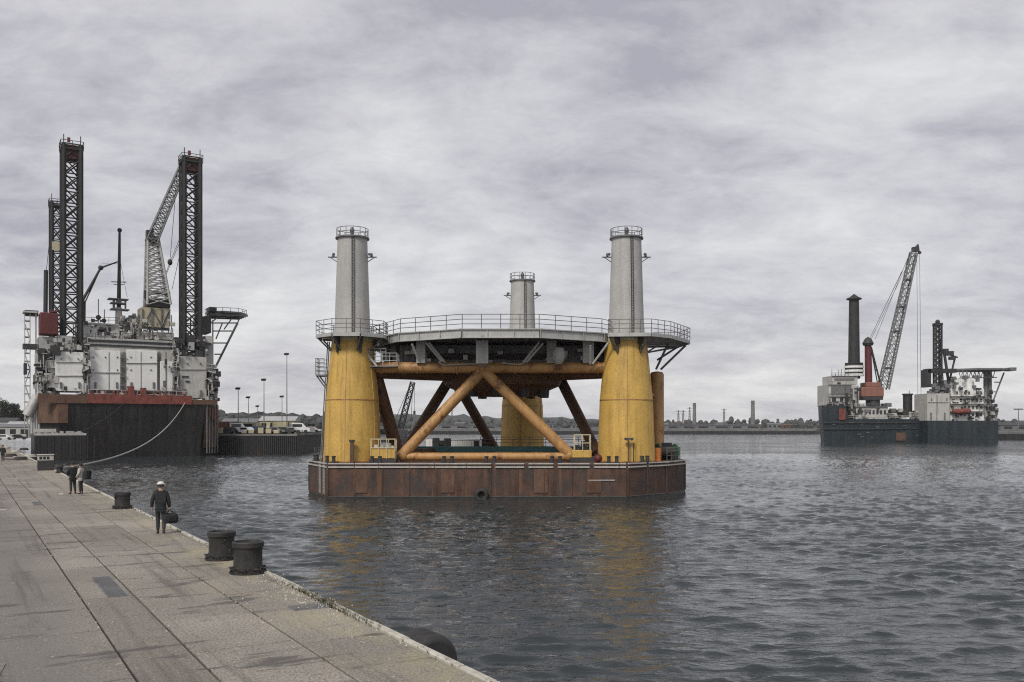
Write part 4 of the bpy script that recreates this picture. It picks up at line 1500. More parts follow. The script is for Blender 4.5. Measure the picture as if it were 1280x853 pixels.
for i in range(70):
    pxs, z0_, z1_ = [((46, 70), 440, 494), ((257, 271), 455, 498), ((106, 111), 440, 494), ((217, 224), 440, 490), ((150, 176), 395, 424)][i % 5]
    px_ = rj.uniform(*pxs); p_ = rj.uniform(z0_, z1_ - 10)
    lq = rj.uniform(1.2, 2.6) if z1_ > 430 else 8
    if i % 3:
        (b, b2, b3)[i % 3].cyl(jl(px_, p_, lq), jl(px_ + rj.uniform(-.5, .5), p_ + rj.uniform(6, 18), lq), rj.uniform(.06, .16), n=6)
    else:
        b2.cyl(jl(px_ - 3, p_, lq), jl(px_ + 4, p_ + rj.uniform(-4, 4), lq), rj.uniform(.06, .14), n=6)
b.each('deck_machinery', 'dark', jack, L); b2.each('deck_gear', 'white_old', jack, L); b3.each('deck_fitting', 'mid', jack, L)
# left flank: pipes, grey blocks, red cabin, tower
b = MB(); jbox(b, 49, 72, 421, 444, 4, 8); jbox(b, 72, 95, 420, 440, 3.4, 6); b.each('grey_cabin', 'grey_pale', jack, L)
b = MB(); jbox(b, 90, 96, 421, 440, 3.3, .3); jbox(b, 50, 66, 448, 458, 3.0, 2); jbox(b, 52, 66, 470, 484, 3.0, 2); b.each('dark_opening', 'dark', jack, L)
b = MB(); jbox(b, 50, 73, 391, 418, 3.0, 4.2); jbox(b, 63, 72, 388.5, 391, 3.2, 3.5); b.build('red_cabin', 'dark_red', jack, L, bevel=0.12)
b = MB()
for i in range(14):
    py = 400 + i * 10.2
    jbox(b, 30.5, 38, py, py + 1.2, 5, 2)
for px in (30.5, 37.2):
    jbox(b, px, px + 1.0, 392, 542, 4.9, .4); jbox(b, px, px + 1.0, 392, 542, 6.8, .4)
jbox(b, 29, 47, 389, 391, 4.5, 3); jbox(b, 44, 46, 391, 500, 5, .4)
for i in range(7):
    p0, p1 = jl(31 + 6.5 * (i % 2), 405 + i * 19, 4.95), jl(37.5 - 6.5 * (i % 2), 424 + i * 19, 4.95)
    b.cyl(p0, p1, 0.1, n=5)
b.build('gangway_tower', 'white_old', jack, L)
b = MB(); jbox(b, 31, 48, 388, 394, 5.2, 2.5); jbox(b, 29, 47, 430, 436, 4.6, 2.5); jbox(b, 30, 34, 454, 468, 4.4, 2); b.each('tower_cabin', 'dark', jack, L)
b = MB()
for px in (40, 43, 46, 49):
    b.cyl(jl(px, 542, 3), jl(px, 508, 3), 0.22, n=8)
b.cyl(jl(34, 520, 3), jl(47, 496, 3), 0.9, n=10)
b.each('overboard_pipe', 'galv', jack, L)


# lattice legs
def leg(px0, px1, py_top, py_bot, ly, name='lattice_leg', hot=False):
    pa, pb = jl(px0, 300, ly), jl(px1, 300, ly)
    cx = (pa.x + pb.x) / 2; w = (pb.x - pa.x) * 0.80
    zt = jl((px0 + px1) / 2, py_top, ly).z; zb = jl((px0 + px1) / 2, py_bot, ly).z
    b = MB()
    nb = int((zt - zb) / 2.7)
    b.lattice((cx, ly + w / 2, zb), (cx, ly + w / 2, zt), w, w, nb, 0.36, 0.13, side=(1, 0, 0))
    for j in range(0, nb, 1):                        # inner diaphragm bracing
        z_ = zb + (zt - zb) * j / nb
        b.cyl((cx - w / 2, ly + w / 2, z_), (cx, ly, z_ + 1.35), 0.11, n=4); b.cyl((cx + w / 2, ly + w / 2, z_), (cx, ly, z_ + 1.35), 0.11, n=4)
    lg = b.build(name, 'lattice', jack, L)
    b = MB()                                         # rack plates along the chords
    for sx in (-1, 1):
        for sy in (0, 1):
            b.span(cx + sx * w / 2 - 0.46, cx + sx * w / 2 + 0.46, ly + sy * w - 0.06, ly + sy * w + 0.06, zb, zt - 0.3)
    b.each('rack', 'lattice', lg, L)
    b = MB()
    b.span(cx - w / 2 - 0.5, cx + w / 2 + 0.5, ly - 0.3, ly + w + 0.3, zt - 1.1, zt - 0.8)
    b.rail([(cx - w / 2 - .5, ly - .3, zt - .8), (cx + w / 2 + .5, ly - .3, zt - .8), (cx + w / 2 + .5, ly + w + .3, zt - .8), (cx - w / 2 - .5, ly + w + .3, zt - .8)], 1.3, True, 1.6, (.5, 1), .06)
    for sx in (-1, 1):
        b.cyl((cx + sx * w / 2, ly, zt), (cx + sx * w / 2, ly, zt + 1.6), 0.09, n=5)
    b.build('leg_top_platform', 'lattice', lg, L)
    if hot:
        b = MB(); b.box((cx, ly + w / 2, zt - 1.4), (w * .8, w * .8, 2.6)); b.box((cx - .6, ly - .2, zt + .6), (.5, .4, .8)); b.build('leg_top_machinery', 'dark_red', lg, L)
    return lg


leg(77, 103.5, 180, 440, 5, hot=True)
leg(228, 252.5, 196, 440, 5, hot=True)
lgr = leg(63, 80, 252, 425, 46)
p0 = jl(71, 308, 45.5)
b = MB(); b.box(p0, (1.9, 0.4, 1.9)); b.build('yellow_panel', 'sand_box', lgr, L)
b = MB(); b.cyl(jl(56.5, 420, 46), jl(57.5, 338, 46), 0.45, n=8); b.cyl(jl(58, 338, 46), jl(62, 300, 46), 0.06, n=4); b.build('exhaust_pipe', 'lattice', jack, L)
# leg guides on top of the jacking houses
b = MB()
for (a0, a1) in ((72, 108), (224, 256)):
    for px in (a0, a1 - 7):
        jbox(b, px, px + 7, 428, 444, 3.2, 2.5)
    jbox(b, a0, a1, 441, 445, 3.0, 6)
b.each('leg_guide', 'dark', jack, L)
b = MB(); jbox(b, 236, 243, 428, 438, 2.9, 1); b.build('leg_guide_cover', 'grey_pale', jack, L)
# radar mast
b = MB()
mz0, mz1 = jl(148.5, 410, 12), jl(149.5, 289, 12)
b.cyl(jl(147.5, 430, 12), jl(148.5, 385, 12), 0.75, 0.6, 12); b.build('mast_column', 'white_old', jack, L)
b = MB()
b.cyl(jl(148.5, 390, 12), mz1, 0.42, 0.22, 8)
b.cyl(jl(139, 352.5, 12), jl(158, 353, 12), 0.09, n=5); b.cyl(jl(142, 356, 12), jl(155, 356, 12), 0.07, n=5)
b.ball(jl(149.5, 288, 12), 0.45, 6)
b.build('radar_mast', 'lattice', jack, L)
b = MB()
for py, a0, a1 in ((373, 136, 161), (378, 139, 158), (386, 139, 162)):
    jbox(b, a0, a1, py, py + 1.3, 11, 2.5)
jbox(b, 141, 144, 375, 386, 11.5, .4); jbox(b, 156, 158, 375, 386, 11.5, .4); jbox(b, 146, 152, 374, 378, 11.3, 1)
b.build('mast_platform', 'mid', jack, L)
b = MB()
for (pa, pb) in (((123, 418), (123, 374)), ((130.5, 410), (130.5, 387)), ((151, 330), (159, 372)), ((147, 330), (128, 330))):
    b.cyl(jl(*pa, 12), jl(*pb, 12), 0.08 if pa[0] == pb[0] else 0.035, n=5)
b.ball(jl(123, 397, 12), 0.5, 6); b.ball(jl(130, 401, 12), 0.45, 6)
b.each('aerial', 'lattice', jack, L)
# knuckle-boom crane left of the mast
b = MB()
b.cyl(jl(103, 376, 14), jl(126, 335, 14), 0.28, 0.22, 7); b.cyl(jl(105.5, 380, 14), jl(125, 337, 14), 0.14, n=6); b.cyl(jl(126, 335, 14), jl(147, 327.5, 14), 0.2, 0.14, 6)
b.ball(jl(126, 335, 14), 0.5, 6); b.cyl(jl(103, 424, 14), jl(103.5, 376, 14), 0.55, n=8)
b.build('small_crane', 'lattice', jack, L)
# main lattice crane: tapering mast and raised boom
b = MB()
b.lattice(jl(197, 382, 11), jl(190.5, 299, 11), 4.4, 2.0, 11, 0.26, 0.10, 3.6, 1.8, side=(1, 0, 0))
b.build('crane_mast', 'galv', jack, L)
b = MB()
b.lattice(jl(189, 303, 10.5), jl(234, 197, 10.5), 2.0, 1.3, 16, 0.17, 0.08, 2.0, 1.3, side=(1, 0, 0.4))
b.build('crane_boom', 'mid', jack, L)
b = MB(); q_ = jl(187, 298, 11); b.box(q_, (1.3, 1.5, 3.0)); q_ = jl(193, 301, 11); b.box(q_, (1.6, 1.6, 1.6)); jbox(b, 181, 186, 363, 372, 10.5, 1.5); jbox(b, 181, 213, 364, 367, 10.3, 1.2)
jbox(b, 183, 213, 374, 384, 10.4, 4); b.each('crane_head', 'dark', jack, L)
b = MB()
for pa, pb in (((226, 300), (207, 345)), ((226.5, 310), (215, 362)), ((221, 225), (212.5, 326)), ((183, 305), (184, 364)), ((228, 290), (203, 352))):
    b.cyl(jl(*pa, 10.5), jl(*pb, 10.5), 0.05, n=4)
b.ball(jl(212.5, 328, 10.5), 0.5, 6, 1.3)
b.build('crane_rigging', 'lattice', jack, L)
# helideck on its braced outrigger to the right
b = MB()
hx0, hx1 = jl(258, 390, 12), jl(306, 388, 12)
hz = jl(285, 389, 12).z
pts = []
cxh = (hx0.x + hx1.x) / 2 + 1.0; rh = (hx1.x - hx0.x) / 2
for i in range(8):
    a = R(22.5 + 45 * i); pts.append((cxh + rh * 1.08 * math.cos(a), 16 + rh * 1.08 * math.sin(a)))
b.prism(pts, hz - 0.35, hz); b.build('helideck', 'mid', jack, L)
b = MB()
for k in range(-2, 3):
    b.beam((cxh - rh, 16 + k * 1.6, hz - 0.8), (cxh + rh * .96, 16 + k * 1.6, hz - 0.6), 0.2, 0.5)
b.rail([(x, y, hz - .1) for x, y in pts], 0.8, True, 1.5, (1.0,), 0.05)
for pa, pb in (((268, 462), (297, 404)), ((262, 405), (281, 390)), ((297, 404), (302, 392)), ((297, 404), (262, 404)), ((266, 414), (290, 414)), ((266, 429), (283, 429)), ((268, 443), (276, 443)), ((266, 462), (266, 400)), ((270, 424), (278, 404)), ((280, 412), (290, 398)), ((275, 398), (303, 393))):
    for yy in (13, 18):
        b.cyl(jl(*pa, yy), jl(*pb, yy), 0.24 if pa == (268, 462) else 0.14, n=7)
b.build('helideck_truss', 'mid', jack, L)
b = MB(); jbox(b, 262, 271, 384, 389, 11, 3); jbox(b, 253, 264, 396, 416, 8, 5); b.each('helideck_office', 'dark', jack, L)
b = MB(); jbox(b, 256, 266, 420, 470, 5, 5); b.build('flank_house', 'white_old', jack, L)
b = MB()
p0, p1 = jl(241, 500, .5), jl(270, 500, .8)
b.rail([(p0.x, .6, zdk), (p1.x, 3.2, zdk), (p1.x + .3, 20, zdk)], 1.4, step=1.4, bars=(.33, .66, 1), r=.05)
b.build('side_railing', 'white_old', jack, L)

JM = ROOTM[jack.name]
# mooring rope from the bow to the quay bollard
a = JM @ jl(231, 504, -0.3)
c = Vector((BOLLARD_FAR.x + 0.1, BOLLARD_FAR.y, QZ + 0.4))
pts = []
for i in range(41):
    t = i / 40
    q_ = a.lerp(c, t)
    q_.z -= 4 * 3.1 * t * (1 - t) * (1 - 0.25 * t)
    pts.append(q_)
b = MB(); b.path(pts, 0.075, 6)
tag(b.build('mooring_rope', 'rope'), 'pale mooring rope sagging from the red bow band down to the quay', 'rope')
a = JM @ jl(156, 503, -0.3)
c = JM @ Vector((jl(84, 570, -6).x, -6, 4.2))
pts = []
for i in range(25):
    t = i / 24
    q_ = a.lerp(c, t); q_.z -= 4 * 1.0 * t * (1 - t); pts.append(q_)
b = MB(); b.path(pts, 0.05, 5)
tag(b.build('mooring_rope', 'rope_dark'), 'thin dark mooring rope running from the bow down to the low pontoon', 'rope')

# low pontoon between bow and quay
t = thing('mooring_pontoon', 'low black pontoon with pale deck gear lying under the bow of the jack-up vessel', 'pontoon', JO, QA)
p0, p1 = jl(43, 545, -11), jl(108, 545, -11)
zt = 4.25
b = MB(); b.prism([(p0.x, -11), (p1.x, -11), (p1.x + .4, -9.8), (p1.x + .4, -2), (p0.x, -2)], -0.6, zt); b.build('hull', 'black_hull', t, True)
b = MB(); b.span(p0.x + .2, p1.x, -10.9, -10.7, zt, zt + .35); b.span(p0.x + .1, p0.x + 3.4, -9, -7, zt + 0.5, zt + 1.1); b.span(p0.x + 0.2, p0.x + 3.2, -8.8, -7.2, zt, zt + .5); b.build('coaming', 'white_old', t, True)
b = MB()
for i in range(16): b.box((rj.uniform(p0.x + .5, p1.x - .5), rj.uniform(-10.5, -9.5), zt + rj.uniform(.2, .5)), (rj.uniform(.2, .7), .4, rj.uniform(.3, .7)))
b.each('deck_gear', 'grey_pale', t, True)
b = MB()
for i in range(9): b.span(p0.x + .6 + i * 1.05, p0.x + .75 + i * 1.05, -11.12, -11.0, 0.3, zt - .1)
b.each('fender_bar', 'rubber', t, True)

# ================================================================== PIER BEHIND, LEFT OF THE PLATFORM
pierY = 182.0
pz = 4.2
b = MB()
pl = [(at(262, 0, pierY).x, pierY), (at(371, 0, pierY).x, pierY), (at(373, 0, 190).x, 190), (at(402, 0, 215).x, 215), (at(402, 0, 262).x, 262), (at(200, 0, 262).x, 262)]
b.prism(pl, -1, pz - 0.02); struct(b.build('pier', 'pile'))
b = MB()
for i in range(44):
    x_ = at(264 + i * 2.45, 0, pierY).x; b.span(x_ - .14, x_ + .14, pierY - .25, pierY, -1, pz - .5)
struct(b.build('pier_sheet_piling', 'black_hull'))
b = MB(); b.prism(shrink(pl, -0.15), pz - .4, pz); struct(b.build('pier_deck', 'far_stone'))

# things on the pier
def vehicle(name, lab, cat, loc, rz, Lg, W, Hh, body, cabfront=0.28, van=False, group=None):
    t = thing(name, lab, cat, loc, rz, group)
    r_ = 0.42
    b = MB()
    if van:
        prof = [(-Lg / 2, .35), (Lg / 2, .35), (Lg / 2, Hh * .5), (Lg / 2 - .9, Hh * .58), (Lg / 2 - 1.7, Hh), (-Lg / 2, Hh)]
    else:
        prof = [(-Lg / 2, .35), (Lg / 2, .35), (Lg / 2, Hh * .55), (Lg / 2 - 1.1, Hh * .62), (Lg / 2 - 1.9, Hh), (-Lg / 2 + .8, Hh), (-Lg / 2, Hh * .6)]
    n_ = len(prof)
    vs = [(x, -W / 2, z) for x, z in prof] + [(x, W / 2, z) for x, z in prof]
    b._add(vs, [tuple(range(n_)), tuple(reversed(range(n_, 2 * n_)))] + [(i, n_ + i, n_ + (i + 1) % n_, (i + 1) % n_) for i in range(n_)])
    b.build('body', body, t, True, bevel=0.06)
    b = MB()
    for s in (-1, 1):
        b.span(-Lg / 2 + 1.0, Lg / 2 - 1.7, s * W / 2, s * (W / 2 + .015), Hh * .62, Hh * .9)
    b.build('window', 'glass', t, True)
    for x in (-Lg / 2 + .9, Lg / 2 - .9):
        for s in (-1, 1):
            b = MB(); b.cyl((x, s * (W / 2 - .2), r_), (x, s * (W / 2 + .02), r_), r_, n=14); b.build('wheel', 'rubber', t, True)
    return t


def container(lab, loc, rz, size, mat_, group):
    t = thing('container', lab, 'container', loc, rz, group)
    b = MB(); b.span(-size[0] / 2, size[0] / 2, -size[1] / 2, size[1] / 2, 0.12, size[2])
    n_ = int(size[0] / .4)
    for i in range(n_): 
        x_ = -size[0] / 2 + .2 + (size[0] - .4) * i / max(1, n_ - 1); b.span(x_ - .09, x_ + .09, -size[1] / 2 - .04, -size[1] / 2, .25, size[2] - .15)
    b.build('wall', mat_, t, True)
    b = MB()
    for sx in (-1, 1):
        for sy in (-1, 1): b.span(sx * size[0] / 2 - .1, sx * size[0] / 2 + .1, sy * size[1] / 2 - .1, sy * size[1] / 2 + .1, 0, size[2] + .04)
    b.build('corner_post', 'dark', t, True)
    b = MB(); b.span(size[0] / 2 + .001, size[0] / 2 + .05, -size[1] / 2 + .12, size[1] / 2 - .12, .2, size[2] - .1); b.build('door', mat_, t, True)
    return t


G = 'containers stacked on the pier behind the platform'
def on_pier(px, Y): return (at(px, 0, Y).x, Y, pz)
container('brick red container at the left end of the pier beside the jack-up hull', on_pier(279, 186), 0, (3.0, 2.4, 2.4), 'brick_box', G)
container('brown-red container set behind its brick red neighbour at the left end of the pier', on_pier(288, 193), 0.1, (4.0, 2.4, 2.6), 'brown', G)
container('pale sand container under the tallest pier mast', on_pier(352, 196), 0, (3.6, 2.4, 2.6), 'sand_box', G)
container('long sand container left of the white van, near the right end of the pier', on_pier(363, 205), 0.05, (4.2, 2.4, 2.2), 'sand_box', G)
container('blue-grey container in the middle of the pier', on_pier(321, 188), 0, (2.6, 2.2, 1.6), 'blue_box', G)
GV = 'vehicles parked on the pier behind the platform'
vehicle('parked_van', 'white van second from the left on the pier beside the brick red containers', 'van', on_pier(298, 187), 0.2, 4.6, 1.9, 2.3, 'white', van=True, group=GV)
vehicle('parked_van', 'sand coloured van parked beside the left lamp mast on the pier', 'van', on_pier(311, 194), 2.9, 4.8, 2.0, 2.3, 'sand_box', van=True, group=GV)
vehicle('parked_van', 'white van at the right end of the pier next to the yellow column', 'van', on_pier(374, 198), 0.15, 4.8, 2.0, 2.3, 'white', van=True, group=GV)
vehicle('parked_car', 'dark car standing in the middle of the pier', 'car', on_pier(331, 186), 0.1, 4.2, 1.75, 1.45, 'dark', group=GV)
vehicle('parked_car', 'white car right of the dark car on the pier', 'car', on_pier(341, 187), 0.05, 4.2, 1.75, 1.45, 'white', group=GV)
vehicle('parked_car', 'grey car at the far right of the pier beside the yellow column', 'car', on_pier(386, 222), 0.3, 4.3, 1.75, 1.45, 'grey_pale', group=GV)
vehicle('parked_car', 'dark red car behind the grey car at the right end of the pier', 'car', on_pier(395, 228), 0.2, 4.3, 1.75, 1.45, 'dark_red', group=GV)
for px, Y, bd, lab in ((291, 184.5, 'dark', 'dark car in front of the brick red containers on the pier'), (305, 184.3, 'white', 'white car parked between the two left vans on the pier'),
                       (318, 200, 'blue_box', 'blue car behind the blue-grey container on the pier'), (325, 206, 'white', 'white car behind the dark car, right of the blue car on the pier'),
                       (337, 204, 'brick_box', 'brick red car parked behind the white car in mid pier'), (346, 184.6, 'mid', 'grey car at the pier edge under the tallest mast'),
                       (357, 185, 'dark', 'dark car at the pier edge right of the tallest mast'), (366, 186, 'grey_pale', 'silver car at the right front corner of the pier'),
                       (380, 214, 'dark', 'dark car between the right white van and the grey car on the pier'), (391, 218, 'white', 'white car at the far right pier edge next to the column')):
    vehicle('parked_car', lab, 'car', on_pier(px, Y + 1), rj.uniform(-.25, .25) + (3.14 if rj.random() < .5 else 0), 4.2, 1.75, 1.45, bd, group=GV)
# small wharf sheds on the pier
def shed(name, lab, loc, rz, sx, sy, h, rh, wall, roof, group=None, nwin=4):
    t = thing(name, lab, 'shed', loc, rz, group)
    b = MB(); b.span(-sx / 2, sx / 2, -sy / 2, sy / 2, 0, h); b.build('wall', wall, t, True)
    b = MB()
    o_ = 0.3
    vs = [(-sx / 2 - o_, -sy / 2 - o_, h + .003), (sx / 2 + o_, -sy / 2 - o_, h + .003), (sx / 2 + o_, sy / 2 + o_, h + .003), (-sx / 2 - o_, sy / 2 + o_, h + .003), (-sx / 2 - o_, 0, h + rh), (sx / 2 + o_, 0, h + rh)]
    b._add(vs, [(0, 1, 5, 4), (2, 3, 4, 5), (1, 2, 5), (3, 0, 4), (3, 2, 1, 0)]); b.build('roof', roof, t, True)
    for i in range(nwin):
        x_ = -sx / 2 + sx * (i + .5) / nwin
        b = MB(); b.span(x_ - sx / nwin * .28, x_ + sx / nwin * .28, -sy / 2 - .03, -sy / 2 - .002, h * .35, h * .8); b.build('window', 'glass', t, True)
    b = MB(); b.span(sx * .5 - sx / nwin * .22, sx * .5 - sx / nwin * .05, -sy / 2 - .05, -sy / 2 - .032, 0, h * .78); b.build('door', 'dark', t, True)
    return t


shed('wharf_shed', 'pale low shed behind the sand containers on the pier', on_pier(350, 232), 0, 9, 6, 3.0, 1.2, 'sand_box', 'grey_pale')
shed('wharf_shed', 'low grey shed at the left of the pier behind the vans', on_pier(303, 236), 0, 9, 6, 2.6, 1.1, 'grey_pale', 'mid')
for k in range(10):
    px = [276, 284, 305, 314, 326, 336, 346, 368, 380, 391][k]
    t = thing('cargo_pallet', 'shrink-wrapped cargo pallet standing among the vehicles on the pier', 'pallet', on_pier(px, 184.0 if px < 366 else 212), rj.uniform(-.3, .3), 'cargo pallets on the pier')
    b = MB(); b.span(-.6, .6, -.5, .5, 0, .15); b.build('pallet_base', 'brown', t, True)
    b = MB(); b.span(-.55, .55, -.45, .45, .152, rj.uniform(.7, 1.5)); b.build('load', rj.choice(['white_old', 'grey_pale', 'dark', 'sand_box']), t, True, bevel=.08)

# lighting masts standing on the pier
mast_rows = [(297.8, 486, 190, 'lamp mast on the pier nearest the jack-up vessel, the left of the row'), (310.5, 497, 215, 'short lamp mast just right of the leftmost one on the pier'),
             (322, 508, 250, 'shortest lamp mast, far back in the middle of the pier'), (330, 475, 186, 'tall lamp mast in the middle of the pier'),
             (352.5, 496, 225, 'short lamp mast close to the left of the tallest mast'), (358.6, 443, 188, 'tallest thin mast on the pier, standing left of the yellow column')]
for px, py, Y, lab in mast_rows:
    tp = at(px, py, Y)
    t = thing('lamp_mast', lab, 'lamp mast', (tp.x, Y, pz), 0, 'lamp masts on the pier')
    hgt = tp.z - pz
    b = MB(); b.cyl((0, 0, 0), (0, 0, hgt), 0.13, 0.06, 8); b.lathe((0, 0), [(.35, 0), (.33, .4), (.2, .5)], 10); b.build('pole', 'mid', t, True)
    b = MB(); b.box((0, 0, hgt + .15), (0.9, .3, .25))
    for s in (-.3, 0, .3): b.cyl((s, -.2, hgt + .1), (s, -.45, hgt - .05), .2, .25, 8)
    b.build('lamp_head', 'lamp_head', t, True)

# ================================================================== RIGHT-HAND VESSELS
def vbox(b, px0, px1, py0, py1, Y, depth):
    p0, p1 = at(px0, py0, Y), at(px1, py1, Y)
    return b.span(p0.x, p1.x, Y, Y + depth, p1.z, p0.z)


VY = 318.0
rv0 = random.Random(91)
ves = thing('crane_vessel', 'dark hulled crane vessel with a raised lattice boom and a tall black round leg', 'crane vessel', (at(1090, 0, VY).x, VY, 0))
b = MB()
hx = [at(px, 0, VY).x for px in (1023.5, 1027, 1160)]
zb_, zm_ = at(0, 507, VY).z, at(0, 524, VY).z
def vp(px, dy): return (at(px, 0, VY + dy).x, VY + dy)
e_ = at(1160, 0, VY).x
fl_ = [vp(1026.5, 9), vp(1031, 1.0), (e_, VY), (e_, VY + 22), vp(1040, 22), vp(1029, 15)]
ft_ = [vp(1023.5, 9), vp(1028, 0.2), (e_, VY - .02), (e_, VY + 22), vp(1037, 22), vp(1026, 15)]
b.prism(fl_, -1, zm_, ft_); b.build('hull', 'navy_hull', ves)
b = MB()
x58, x56 = at(1061, 0, VY).x, at(1057, 0, VY).x
b.prism([vp(1023.3, 9), vp(1027.8, 0.15), (x58, VY - .06), (x58, VY + 22), vp(1037, 22), vp(1026, 15)], zm_, zb_,
        [vp(1022.6, 9), vp(1027.0, 0.0), (x56, VY - .06), (x56, VY + 22), vp(1036, 22), vp(1025, 15)]); b.build('forecastle', 'navy_hull', ves)
b = MB(); vbox(b, 1120, 1132, 541, 551, VY - .06, .1); b.build('rusty_hull_patch', 'brown', ves)
b = MB(); vbox(b, 1049, 1057, 511, 525, VY - .3, .25); b.build('anchor_pocket', 'red', ves)
b = MB(); vbox(b, 1036, 1063, 481, 508, VY + 3, 12); vbox(b, 1040, 1072, 470, 481, VY + 4, 10); vbox(b, 1064, 1074, 482, 522, VY + 4, 8); vbox(b, 1070, 1110, 509, 524, VY + 2, 8); b.build('bridge_house', 'white_old', ves)
b = MB(); vbox(b, 1039, 1063, 483, 494, VY + 2.9, .15); vbox(b, 1043, 1068, 473, 476, VY + 3.9, .15); b.each('bridge_window', 'mid', ves)
b = MB()
for i in range(8): vbox(b, 1072 + i * 4.7, 1074.5 + i * 4.7, 513, 518, VY + 1.9, .15)
vbox(b, 1066, 1069, 500, 512, VY + 3.9, .15); vbox(b, 1040, 1045, 497, 503, VY + 2.9, .15); vbox(b, 1050, 1054, 497, 503, VY + 2.9, .15); b.each('porthole', 'glass', ves)
b = MB()
pa, pc = at(1067.5, 460, VY + 8), at(1067.5, 375, VY + 8)
rr_ = 13.5 / 2 * (VY + 8) / F
b.lathe((pa.x, pa.y), [(rr_ * 1.08, pa.z - 4), (rr_ * 1.05, pa.z), (rr_ * .88, pc.z)], 24); lg_ = b.build('round_leg', 'lattice', ves)
b = MB(); b.lathe((pc.x, pc.y), [(rr_ * .9, pc.z), (rr_ * 1.35, pc.z + .1), (rr_ * 1.35, pc.z + .5), (rr_ * .85, pc.z + .9), (.05, pc.z + 2.2)], 20); b.build('leg_cap', 'lattice', lg_)
b = MB()
for k in range(3):
    z_ = at(0, 468 - k * 5, VY + 8).z; b.lathe((pa.x, pa.y), [(rr_ * 1.75, z_ - .7), (rr_ * 1.75, z_ + .1)], 24)
b.build('leg_collar_white', 'white', ves)
b = MB()
for k in range(3):
    z_ = at(0, 465.5 - k * 5, VY + 8).z; b.lathe((pa.x, pa.y), [(rr_ * 1.6, z_ - .5), (rr_ * 1.6, z_ + .3)], 24)
b.lathe((pa.x, pa.y), [(rr_ * 1.6, at(0, 456, VY + 8).z), (rr_ * 1.6, at(0, 454, VY + 8).z)], 24)
b.build('leg_collar_dark', 'dark', ves)
b = MB(); q0, q1 = at(1134.5, 520, VY + 8), at(1134.5, 494, VY + 8); b.cyl(q0, q1, 1.6, n=20); b.cyl(q1, q1 + Vector((0, 0, .5)), 1.9, n=20); b.cyl(q1 + Vector((.6, 0, .5)), q1 + Vector((.6, 0, 1.6)), .12, n=6); b.build('round_leg', 'lattice', ves)
b = MB()
for py in (529, 536): p_, q_ = at(1030, py, VY - .05), at(1158, py, VY - .05); b.cyl(p_, q_, .16, n=6)
b.each('rubbing_strake', 'dark', ves)
b = MB()
for i in range(12):
    px, py = rv0.uniform(1030, 1150), rv0.uniform(527, 548); vbox(b, px, px + rv0.uniform(1, 6), py, py + rv0.uniform(.4, .9), VY - .06, .05)
b.each('hull_scrape', 'mid', ves)
b = MB()
for px, py, w, h_ in ((1036.5, 499, 1.6, 8), (1058, 498, 1.6, 9), (1047, 478, 4, 2.6), (1064.5, 486, 1.3, 5), (1064.5, 496, 1.3, 5), (1071, 484, 1.2, 30), (1056, 484, 1, 24)): vbox(b, px, px + w, py, py + h_, VY + 2.85, .14)
b.each('door', 'dark', ves)
b = MB()
for py, a0, a1, y_ in ((481, 1035, 1064, 2.7), (470, 1039, 1073, 3.7), (496, 1035, 1064, 2.7), (508.5, 1069, 1111, 1.7)):
    p_, q_ = at(a0, py, VY + y_), at(a1, py, VY + y_); b.rail([p_, q_], 1.1, step=1.6, bars=(.5, 1), r=.05); b.beam(p_, q_, .5, .12)
b.build('deck_railing', 'mid', ves)
b = MB()
for i in range(46):
    px = rv0.uniform(1028, 1076); lo, hi = (503, 508) if px < 1056 else (484, 524); q_ = at(px, rv0.uniform(lo, hi), VY + rv0.uniform(.6, 2.5)); b.box(q_, (rv0.uniform(.25, 1.0), .6, rv0.uniform(.25, 1.1)))
for i in range(8): b.cyl(at(1040 + i * 4, 470, VY + 6), at(1040 + i * 4 + rv0.uniform(-1, 1), 470 - rv0.uniform(2, 9), VY + 6), .08, n=5)
b.each('deck_fitting', 'dark', ves)
# crane
b = MB(); b.cyl(at(1086, 492, VY + 10), at(1085, 432, VY + 10), 1.35, 1.2, 12); b.build('crane_mast', 'dark_red', ves)
b = MB(); q_ = at(1085, 428, VY + 10); b.lathe((q_.x, q_.y), [(1.7, q_.z - 1.2), (2.0, q_.z - .4), (1.2, q_.z + 1.2), (.1, q_.z + 2)], 14); b.build('mast_head', 'dark', ves)
b = MB()
b.cyl(at(1089, 434, VY + 10), at(1100, 478, VY + 9), .32, n=7); b.cyl(at(1089, 436, VY + 12), at(1097, 480, VY + 9), .22, n=7); b.cyl(at(1094, 462, VY + 10), at(1097, 463, VY + 9), .25, n=6); b.build('back_stay_frame', 'lattice', ves)
b = MB(); vbox(b, 1077, 1105, 484, 496, VY + 7, 8); vbox(b, 1083, 1103, 478, 484, VY + 8, 6); b.build('crane_house', 'brick_box', ves, bevel=.2)
b = MB(); vbox(b, 1079, 1104, 496, 500, VY + 7.2, 6); q0 = at(1091, 524, VY + 10); b.cyl(q0, at(1091, 500, VY + 10), 2.5, n=20); b.build('crane_pedestal', 'dark', ves)
b = MB()
b.lattice(at(1104, 486, VY + 9), at(1142, 316, VY + 9), 3.4, 2.2, 17, .27, .11, 2.6, 1.6, side=(1, 0, .2))
b.cyl(at(1096, 484, VY + 9), at(1103, 474, VY + 9), .3, n=6)
b.build('crane_boom', 'mid', ves)
b = MB()
for s in (.15, .42, .6, .8):
    q_ = at(1104, 486, VY + 9).lerp(at(1142, 316, VY + 9), s); b.box(q_, (2.2, 2.0, .7))
